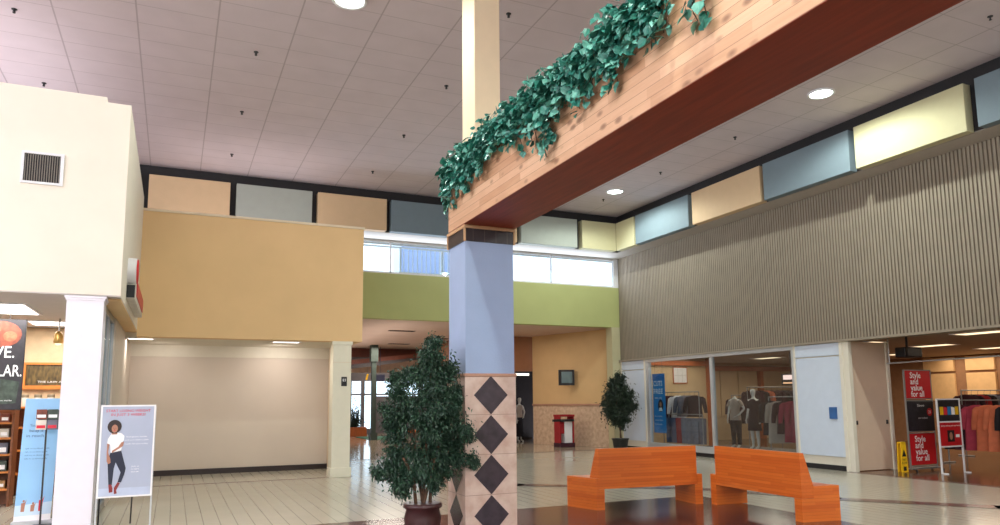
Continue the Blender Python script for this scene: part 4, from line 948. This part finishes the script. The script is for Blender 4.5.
# mannequins
def skin_body(name, mat, pts, edges, parent, root=0, lvl=1):
    me = bpy.data.meshes.new(name); me.from_pydata([p[:3] for p in pts], edges, []); me.materials.append(mat)
    o = bpy.data.objects.new(name, me); COL.objects.link(o); o.parent = parent
    md = o.modifiers.new('skin', 'SKIN'); md.use_smooth_shade = True
    for i, v in enumerate(me.skin_vertices[0].data): v.radius = (pts[i][3], pts[i][4] if len(pts[i]) > 4 else pts[i][3]); v.use_root = (i == root)
    s = o.modifiers.new('sub', 'SUBSURF'); s.levels = lvl; s.render_levels = lvl
    return o
def mannequin(label, loc, rot, head, hip_hand):
    t = thing('mannequin', label, 'mannequin', loc, rot, local=True)
    P = [(0, 0, .93, .125, .09), (0, 0, 1.08, .10, .075), (0, .0, 1.24, .125, .085), (0, 0, 1.36, .10, .07), (0, 0, 1.44, .045, .045), (0, 0, 1.49, .042, .042)]
    E = [(0, 1), (1, 2), (2, 3), (3, 4), (4, 5)]
    if head: P += [(0, -.01, 1.56, .07, .08), (0, -.015, 1.63, .078, .088), (0, -.01, 1.70, .055, .06)]; E += [(5, 6), (6, 7), (7, 8)]
    for s in (-1, 1):
        k = len(P)
        if s == 1 and hip_hand: A = [(s*.17, 0, 1.36, .045), (s*.29, .02, 1.13, .034), (s*.17, -.06, .97, .024), (s*.13, -.09, .94, .028, .016)]
        else: A = [(s*.17, 0, 1.36, .045), (s*.215, .02, 1.10, .034), (s*.23, -.04, .87, .024), (s*.232, -.055, .80, .034, .016)]
        P += A; E += [(3, k), (k, k+1), (k+1, k+2), (k+2, k+3)]
        w = Vector(A[3][:3]); d = (w - Vector(A[2][:3])).normalized(); y = Vector((0, 1, 0)); 
        for j, (o_, L) in enumerate(((-.03, .06), (-.01, .075), (.01, .08), (.028, .07))):
            b = w + y*o_*.8 + d*.02; e = b + d*L*.55 - Vector((s*.006, 0, 0)); g = b + d*L - Vector((s*.02, 0, 0)); n = len(P)
            P += [(*b, .009), (*e, .008), (*g, .006)]; E += [(k+3, n), (n, n+1), (n+1, n+2)]
        n = len(P); b = w - y*.025 - d*.02; e = b - y*.03 + d*.03; P += [(*b, .009), (*e, .007)]; E += [(k+3, n), (n, n+1)]
        k = len(P); P += [(s*.085, 0, .84, .085), (s*.09, -.01, .50, .055), (s*.09, .02, .28, .05), (s*.09, .02, .09, .032), (s*.095, -.06, .035, .035, .03), (s*.1, -.13, .025, .03, .02)]
        E += [(0, k), (k, k+1), (k+1, k+2), (k+2, k+3), (k+3, k+4), (k+4, k+5)]
    skin_body('body', M['mannequin'], P, E, t)
    return t
t = mannequin('headless mannequin in taupe top and dark trousers, hand on hip', (15.0, 16.75, ZP), math.radians(-75), False, True)
m = MB(); m.loft([(0, 0, .80, .175, .125), (0, 0, .95, .165, .12), (0, 0, 1.10, .135, .10), (0, 0, 1.25, .16, .115), (0, 0, 1.36, .15, .10), (0, 0, 1.41, .09, .075)], 18)
for s in (-1, 1): m.tube((s*.14, 0, 1.36), (s*.24, .02, 1.2), .062, .056, 10)
m.build('top', M['taupe'], t)
m = MB(); 
for s in (-1, 1): m.loft([(s*.09, .015, .10, .06, .065), (s*.09, .01, .5, .075, .075), (s*.088, 0, .8, .098, .105)], 12)
m.loft([(0, 0, .76, .17, .12), (0, 0, .93, .155, .115)], 16); m.build('trousers', M['blackcloth'], t)
t = mannequin('white mannequin in dark patterned dress beside the headless one', (15.1, 16.1, ZP), math.radians(-80), True, False)
m = MB(); m.loft([(0, 0, .52, .21, .17), (0, 0, .75, .185, .15), (0, 0, .93, .16, .125), (0, 0, 1.08, .13, .105), (0, 0, 1.24, .158, .118), (0, 0, 1.36, .15, .10), (0, 0, 1.41, .08, .07)], 18)
for s in (-1, 1): m.tube((s*.14, 0, 1.36), (s*.21, .02, 1.15), .06, .052, 10)
m.build('dress', M['spotcloth'], t)
# rack of dark clothes behind the mannequins
rk = rack('long rack of dark clothes behind the mannequins', 17.2, 19.6, 18.6, 1.95, 'x')
dk = [('spotcloth', 'dark patterned'), ('maroon', 'maroon'), ('blackcloth', 'black'), ('orangecloth', 'rust orange'), ('spotcloth', 'dark patterned'), ('maroon', 'maroon'), ('blackcloth', 'black'), ('spotcloth', 'dark patterned'), ('maroon', 'maroon'), ('blackcloth', 'black')]
od = ['first', 'second', 'third', 'fourth', 'fifth', 'sixth', 'seventh', 'eighth', 'ninth', 'tenth']
for i, (mt, cn) in enumerate(dk):
    garment('dress', '%s dress on the long rack behind the mannequins, %s from left' % (cn, od[i]), (17.3+i*.24, 18.6, 1.94), math.radians(-72), mt, 1.1, .46, 'dresses on the long rack', 'dress')
# pink rack right behind the glass
rk = rack('rack of pink-red tops at the right end of the shop window', 13.55, 15.0, 14.25, 1.62, 'y') if False else rack('rack of pink-red tops at the right end of the shop window', 13.5, 15.0, 14.6, 1.62, 'y')
pk = [('blackcloth', 'black jacket at the left end of the pink-red rack', 1.0, 'jacket'), ('taupe', 'taupe dress hanging beside the black jacket', 1.2, 'dress'), ('maroon', 'maroon top between taupe dress and pink-red tops', .95, 'shirt'), ('pinkcloth', 'pink-red top, leftmost of the pink-red ones', 1.15, 'shirt'), ('pinkcloth', 'pink-red top, middle of the pink-red ones', 1.15, 'shirt'), ('pinkcloth', 'pink-red top, rightmost of the pink-red ones', 1.15, 'shirt')]
for i, (mt, lb, L, kd) in enumerate(pk): garment(kd, lb, (14.6, 14.9-i*.24, 1.61), math.radians(-45), mt, L, .5, 'clothes on the pink-red rack', 'garment')
rk = rack('low rack of dark clothes between the mannequins and the pink-red rack', 14.2, 15.9, 16.6, 1.38, 'y')
for i in range(7):
    mt, cn = [('blackcloth', 'black'), ('spotcloth', 'dark patterned'), ('maroon', 'maroon')][i % 3]
    garment('shirt', '%s top on the low dark rack beside the mannequins, %s from its near end' % (cn, od[i]), (16.6, 14.3+i*.24, 1.37), math.radians(-42), mt, .95, .5, 'tops on the low dark rack', 'top')
rk = rack('rack of folded-sleeve dark tops below the tan display panels', 18.3, 20.6, 20.6, 1.7, 'x')
for i in range(9):
    mt, cn = [('maroon', 'maroon'), ('blackcloth', 'black'), ('gcloth', 'grey')][i % 3]
    garment('shirt', '%s top on the rack below the tan display panels, %s from left' % (cn, od[i]), (18.4+i*.26, 20.6, 1.69), math.radians(-70), mt, 1.0, .48, 'tops below the tan display panels', 'top')
# lit sign deep in the shop
t = thing('lit_sign', 'small glowing white and red sign above the pink-red rack', 'sign', (17.1, 16.5, 1.9))
m = MB(); m.bbox(17.0, 17.08, 16.2, 16.9, 1.98, 2.32, .01); m.build('housing', M['ink_black'], t)
m = MB(); m.box(16.995, 17.0, 16.28, 16.82, 2.14, 2.28); m.build('lit_face', emit('sign_glow', (255, 214, 200), 1.6), t)
m = MB(); m.box(16.995, 17.0, 16.28, 16.82, 2.02, 2.06); m.build('lit_strip', emit('sign_glow_warm', (255, 190, 140), 1.4), t)
m = MB(); m.tube((17.04, 16.55, 2.32), (17.04, 16.55, 2.96), .012, n=8); m.build('stem', M['darkmetal'], t)
m = MB(); m.bbox(16.9, 17.9, 15.9, 16.9, .004, 1.5, .01)
# panels on shop walls
for i, (x0, x1) in enumerate(((17.0, 18.2), (18.24, 19.4), (19.44, 20.3), (20.34, 21.3))):
    m = MB(); m.bbox(x0, x1, 22.44, 22.5, .9, 2.62, .005); tag(m.build('wall_display_panel', M['shop_wall']), 'tall tan display panel on the shop back wall, %s from left' % od[i], 'display panel', 'tan display panels in the shop')
glow = pm('lit_panel', (216, 176, 124), rough=.7, var=.05)
for i, (y0, y1) in enumerate(((16.25, 17.35), (14.9, 15.85), (12.6, 14.5), (10.3, 12.2), (8.2, 9.9))):
    for z0, z1, zn in ((2.44, 2.92, 'upper'), (1.45, 2.36, 'lower')):
        m = MB(); m.bbox(24.1, 24.2, y0, y1, z0, z1, .01); tag(m.build('wall_display_panel', glow), '%s warm lit tan panel on the far shop wall, %s from the window side' % (zn, od[i]), 'display panel', 'lit panels on the far shop wall')
# racks seen through the entrance
rk = rack('rack of orange garments behind the white-framed sign stand', 10.2, 11.9, 17.2, 1.50, 'y')
oc = [('blackcloth', 'black'), ('orangecloth', 'coral orange'), ('orangecloth', 'coral orange'), ('pinkcloth', 'pink'), ('maroon', 'maroon'), ('blackcloth', 'black')]
for i, (mt, cn) in enumerate(oc[:6]):
    garment('dress', '%s garment on the rack behind the white-framed stand, %s from the entrance side' % (cn, od[i]), (17.2, 10.35+i*.26, 1.49), math.radians(-40), mt, 1.15, .5, 'garments behind the white-framed stand', 'garment')
rk = rack('rack of black clothes at the right edge of the entrance', 8.4, 10.0, 17.6, 1.62, 'y')
for i in range(6):
    garment('jacket', 'black jacket on the rack at the right picture edge', (17.6, 8.55+i*.26, 1.61), math.radians(-45), 'blackcloth', 1.2, .48, 'black jackets at the right picture edge', 'jacket')
rk = rack('far rack of mixed clothes below the lit panels', 19.5, 21.8, 13.0, 1.75, 'x')
mc = ['maroon', 'spotcloth', 'redcloth', 'blackcloth', 'gcloth', 'spotcloth', 'maroon', 'blackcloth']
cn_ = {'maroon': 'maroon', 'spotcloth': 'dark patterned', 'redcloth': 'red', 'blackcloth': 'black', 'gcloth': 'grey'}
for i, mt in enumerate(mc):
    garment('shirt', '%s top on the far rack below the lit panels, %s from left' % (cn_[mt], od[i]), (19.65+i*.27, 13.0, 1.74), math.radians(-72), mt, .8, .46, 'tops on the far rack', 'top')
k = 0
for x in (15.6, 18.3, 21.0):
    for y in (6.5, 9.5, 12.5, 15.5, 18.5):
        troffer('ceiling_light', 'warm shop ceiling light, %s row from the entrance, %s from near end' % (od[int((x-15.6)/2.7+.1)], od[int((y-6.5)/3)]), x, x+.5, y, y+1.0, 2.96, M['troffer_dim'], 0, (1, .8, .55), 'right shop ceiling lights')

# ------------------------------------------------------------------ hall contents
d = Vector((-1.2, 3.7, 0)).normalized()
t = thing('wall_television', 'small black television on a wall arm above the tiled hall wall', 'television', (12.55, 22.45, 2.1))
c = Vector((12.5, 22.25, 2.36)); rr_ = Vector((.96, -.28, 0)).normalized()
f = frame(c, rr_)
def fbox(m, f, x0, x1, z0, z1, d0, d1, mi=0):
    o, r, u, n = f
    vs = [o + r*x + u*z + n*dd for dd in (d0, d1) for x, z in ((x0, z0), (x1, z0), (x1, z1), (x0, z1))]
    m.add(vs, [(0, 3, 2, 1), (4, 5, 6, 7), (0, 1, 5, 4), (1, 2, 6, 5), (2, 3, 7, 6), (3, 0, 4, 7)], mi)
m = MB(); fbox(m, f, -.27, .27, -.27, .27, -.14, 0); m.build('housing', M['ink_black'], t)
m = MB(); fbox(m, f, -.19, .19, -.19, .20, 0, .006); m.build('screen', M['screen'], t)
m = MB(); o_ = c - f[3]*.13; m.tube(o_, o_ + Vector((.20, .12, .05)), .025, n=8); m.build('wall_arm', M['darkmetal'], t)
t = thing('display_stand', 'small red display stand with white panel and dark tray against the tiled wall', 'display stand', (12.15, 21.95, 0))
x0, y0 = 11.99, 21.9
m = MB(); m.box(x0, x0+.05, y0, y0+.4, .05, 1.02); m.box(x0+.51, x0+.56, y0, y0+.4, .05, 1.02); m.build('side_panel', M['redcloth'], t)
m = MB(); m.bbox(x0-.02, x0+.58, y0-.02, y0+.42, 1.02, 1.09, .01); m.build('top', M['redcloth'], t)
m = MB(); m.box(x0+.2, x0+.50, y0+.03, y0+.36, .14, .86); m.build('white_panel', M['white'], t)
m = MB(); m.bbox(x0-.02, x0+.58, y0-.02, y0+.42, 0, .14, .01); m.build('base', M['maroon'], t)
m = MB(); m.bbox(x0-.30, x0+.5, y0-.12, y0-.02, .86, .94, .01); m.build('tray', M['ink_black'], t)
m = MB(); m.bbox(x0+.06, x0+.2, y0+.04, y0+.34, .45, .84, .01); m.build('shelf_box', M['redcloth'], t)
# dark shop in the hall: clothed mannequins
t = mannequin('white mannequin in white top inside the dark hall shop, left one', (11.75, 25.3, .0), 0, True, False)
m = MB(); m.loft([(0, 0, .85, .17, .12), (0, 0, 1.1, .14, .10), (0, 0, 1.36, .15, .10), (0, 0, 1.41, .09, .075)], 16); m.build('top', M['wcloth'], t)
m = MB(); m.loft([(0, 0, .2, .19, .14), (0, 0, .93, .16, .12)], 16); m.build('skirt', M['blackcloth'], t)
t = mannequin('white mannequin in pale top inside the dark hall shop, right one by the doorway edge', (12.3, 25.7, .0), .3, True, True)
m = MB(); m.loft([(0, 0, .80, .17, .12), (0, 0, 1.1, .14, .10), (0, 0, 1.36, .15, .10), (0, 0, 1.41, .09, .075)], 16); m.build('top', M['taupe'], t)
m = MB(); m.loft([(0, 0, .2, .19, .14), (0, 0, .93, .16, .12)], 16); m.build('skirt', M['blackcloth'], t)
m = MB(); m.box(11.6, 12.35, 24.9, 25.0, 2.52, 2.6); tag(m.build('light_strip', emit('strip_glow', (255, 244, 230), 2.0)), 'thin white light strip above the dark hall shop doorway', 'light')
# far end: canopy, post, seat, rug, planter
t = thing('slatted_canopy', 'red-brown slatted wooden canopy at the far end of the hall', 'canopy', (8.6, 32, 3.1))
m = MB(); m.box(6.4, 10.4, 31.95, 32.05, 3.55, 3.94); m.build('fascia', M['slat_red'], t)
for i in range(9):
    m = MB(); y = 31.0 + i*.35; x1 = 10.2 - .1*i
    vs = [(6.4, y, 3.12), (6.4, y+.1, 3.12), (6.4, y+.1, 3.3), (6.4, y, 3.3), (x1, y, 3.55), (x1, y+.1, 3.55), (x1, y+.1, 3.73), (x1, y, 3.73)]
    m.add(vs, [(0, 1, 2, 3), (4, 7, 6, 5), (0, 4, 5, 1), (1, 5, 6, 2), (2, 6, 7, 3), (3, 7, 4, 0)]); m.build('slat', M['slat_red'], t)
m = MB(); m.prism([(7.2, 2.9), (10.6, 2.9), (10.6, 3.55), (9.4, 3.35), (7.2, 3.05)], 'y', 33.0, 33.2); struct(m.build('trim_9', pm('far_bulkhead', (206, 180, 160), rough=.8)))
m = MB(); m.box(7.56, 7.74, 30.0, 30.18, 0, 3.25); m.box(7.5, 7.8, 29.94, 30.24, 3.25, 3.95); m.box(7.5, 7.8, 29.94, 30.24, 0, .3); tag(m.build('hall_post', M['greenpost']), 'dark green square post far down the hall', 'post')
m = MB(); m.bbox(7.95, 8.35, 30.9, 31, 2.45, 2.75, .01); m.tube((8.15, 30.95, 2.75), (8.15, 30.95, 3.95), .012, n=6); tag(m.build('hanging_sign', pm('navy_sign', (30, 34, 60), rough=.4)), 'small navy sign hanging far down the hall beside the green post', 'sign')
m = MB(); m.prism([(7.40, 2.5), (7.48, 2.48), (7.54, 2.75), (7.46, 2.75)], 'y', 30.5, 30.52); m.tube((7.5, 30.51, 2.74), (7.5, 30.51, 3.95), .004, n=6, mi=1); tag(m.build('pennant', [M['yellow'], M['darkmetal']]), 'small yellow pennant hanging beside the dark green post', 'pennant')
m = MB(); m.bbox(7.6, 9.2, 30.3, 33.0, .0, .02, .005); tag(m.build('rug', M['teal_rug']), 'teal green mat on the floor far down the hall', 'mat')
t = thing('curved_bench', 'low curved orange-brown seat far down the hall behind the ficus', 'seat', (9.0, 29, 0))
m = MB(); m.bbox(8.25, 9.75, 28.7, 29.2, .32, .42, .02); m.build('seat', M['shop_orange'], t)
for x in (8.35, 9.0, 9.58):
    m = MB(); m.box(x, x+.08, 28.75, 29.15, 0, .32); m.build('leg', M['slat_red'], t)
t = thing('planter_box', 'orange-brown planter box with dark shrub under the far windows', 'planter', (7.6, 33.8, 0))
m = MB(); m.bbox(6.8, 8.25, 33.6, 34.1, 0, .42, .02); m.build('box', M['shop_orange'], t)
m = MB()
for i in range(700):
    p = Vector((R.gauss(7.75, .14), 33.85 + R.gauss(0, .1), .42 + abs(R.gauss(0, .42)))); leaf(m, p, rv(), rv(), .12, .06)
m.build('shrub', M['ficus_dark'], t)
for (x, y, lb) in ((6.5, 23.5, 'dark slot vent in the hall ceiling nearest the green wall'), (8.6, 26.0, 'dark slot vent in the hall ceiling, middle one'), (8.0, 29.0, 'dark slot vent in the hall ceiling, farthest one')):
    m = MB(); m.box(x, x+.9, y, y+.25, 3.935, 3.95)
    for k in range(4): m.box(x+.05, x+.85, y+.03+k*.055, y+.05+k*.055, 3.928, 3.935)
    tag(m.build('ceiling_vent', pm('vent_dark', (70, 58, 52), rough=.7)), lb, 'vent', 'hall ceiling vents')

# ------------------------------------------------------------------ light
wd = bpy.data.worlds.new('sky'); bpy.context.scene.world = wd; wd.use_nodes = True
bg = wd.node_tree.nodes['Background']; bg.inputs['Color'].default_value = (.80, .90, 1.0, 1); bg.inputs['Strength'].default_value = 3.5
DAY = (.86, .93, 1.0)
lamp('AREA', 'clerestory_daylight', (-11.9, 3, 6.35), 1900, DAY, shape='RECTANGLE', size=1.4, size_y=30, rot=(0, -PI/2 - .12, 0))
lamp('AREA', 'front_window_daylight', (.75, -12.9, 5.1), 760, (1.0, .97, .96), shape='RECTANGLE', size=19, size_y=2.9, rot=(PI/2 - .1, 0, 0))
lamp('AREA', 'added_ceiling_fill', (-5.5, 3.0, 5.9), 1300, (.96, .93, 1.0), shape='RECTANGLE', size=1.0, size_y=16, rot=(0, PI - .45, 0))  # unseen upward lamp added to brighten the main ceiling, no fixture there
lamp('AREA', 'added_ceiling_fill', (-3.5, 14.5, 5.85), 60, (.96, .93, 1.0), shape='RECTANGLE', size=3.0, size_y=5, rot=(0, PI - .2, 0))  # added fill hidden above the left shop roof, lifts the ceiling
lamp('AREA', 'alcove_wall_washer', (2.2, 17.2, 2.86), 11, (1, .93, .88), shape='RECTANGLE', size=.6, size_y=.2, rot=(.7, 0, 0))
lamp('AREA', 'alcove_wall_washer', (-.2, 17.2, 2.86), 6, (1, .93, .88), shape='RECTANGLE', size=.6, size_y=.2, rot=(.7, 0, 0))
lamp('AREA', 'added_ceiling_fill', (1.5, 18.0, 5.6), 30, (1, .95, .95), shape='RECTANGLE', size=4.0, size_y=2.0, rot=(PI, 0, 0))  # added fill above the tan bulkhead, brightens ceiling near the back wall
lamp('AREA', 'back_window_daylight', (8.6, 20.2, 5.75), 160, (.75, .86, 1.0), shape='RECTANGLE', size=9, size_y=.9, rot=(-PI/2, 0, 0))
for (x, y, e) in ((15.0, 18.7, 38), (16.2, 16.0, 45), (19.0, 19.5, 60), (18.5, 9.5, 50), (21.2, 14.0, 70), (22.9, 15.5, 60), (22.9, 11.0, 45)):  # window-end and far-wall ones added to brighten the notice and panels
    lamp('AREA', 'shop_lamp', (x, y, 2.9), e, (1, .83, .64), shape='SQUARE', size=2.2)
for (x, y, e) in ((10.3, 22.3, 45), (7.4, 24.5, 75), (8.0, 29.0, 120), (9.5, 34.0, 110)):
    lamp('AREA', 'hall_lamp', (x, y, 3.85), e, (1, .88, .76), shape='SQUARE', size=1.5)
lamp('AREA', 'added_hall_ceiling_fill', (6.2, 27.0, 2.6), 60, (1, .88, .78), shape='RECTANGLE', size=.4, size_y=12, rot=(0, PI, 0))  # added upward fill to lighten the hall ceiling, no cove modelled

# ------------------------------------------------------------------ camera
f_, cy_, yaw, pit, roll = 726.361856, 307.534938, .421334211, .126768217, -.00892684167
fw = Vector((math.sin(yaw)*math.cos(pit), math.cos(yaw)*math.cos(pit), math.sin(pit)))
rt = Vector((math.cos(yaw), -math.sin(yaw), 0)); up = rt.cross(fw)
r2 = rt*math.cos(roll) + up*math.sin(roll); u2 = -rt*math.sin(roll) + up*math.cos(roll)
cam = bpy.data.cameras.new('camera'); co = bpy.data.objects.new('camera', cam); COL.objects.link(co)
co.matrix_world = Matrix(((r2.x, u2.x, -fw.x, 0), (r2.y, u2.y, -fw.y, 0), (r2.z, u2.z, -fw.z, 1.6), (0, 0, 0, 1)))
cam.sensor_width = 36; cam.lens = 36*f_/1000; cam.shift_y = (cy_ - 262.5)/1000; cam.clip_end = 200; cam.clip_start = .05
sc = bpy.context.scene; sc.camera = co
sc.view_settings.view_transform = 'Standard'; sc.view_settings.look = 'None'; sc.view_settings.exposure = 0.0
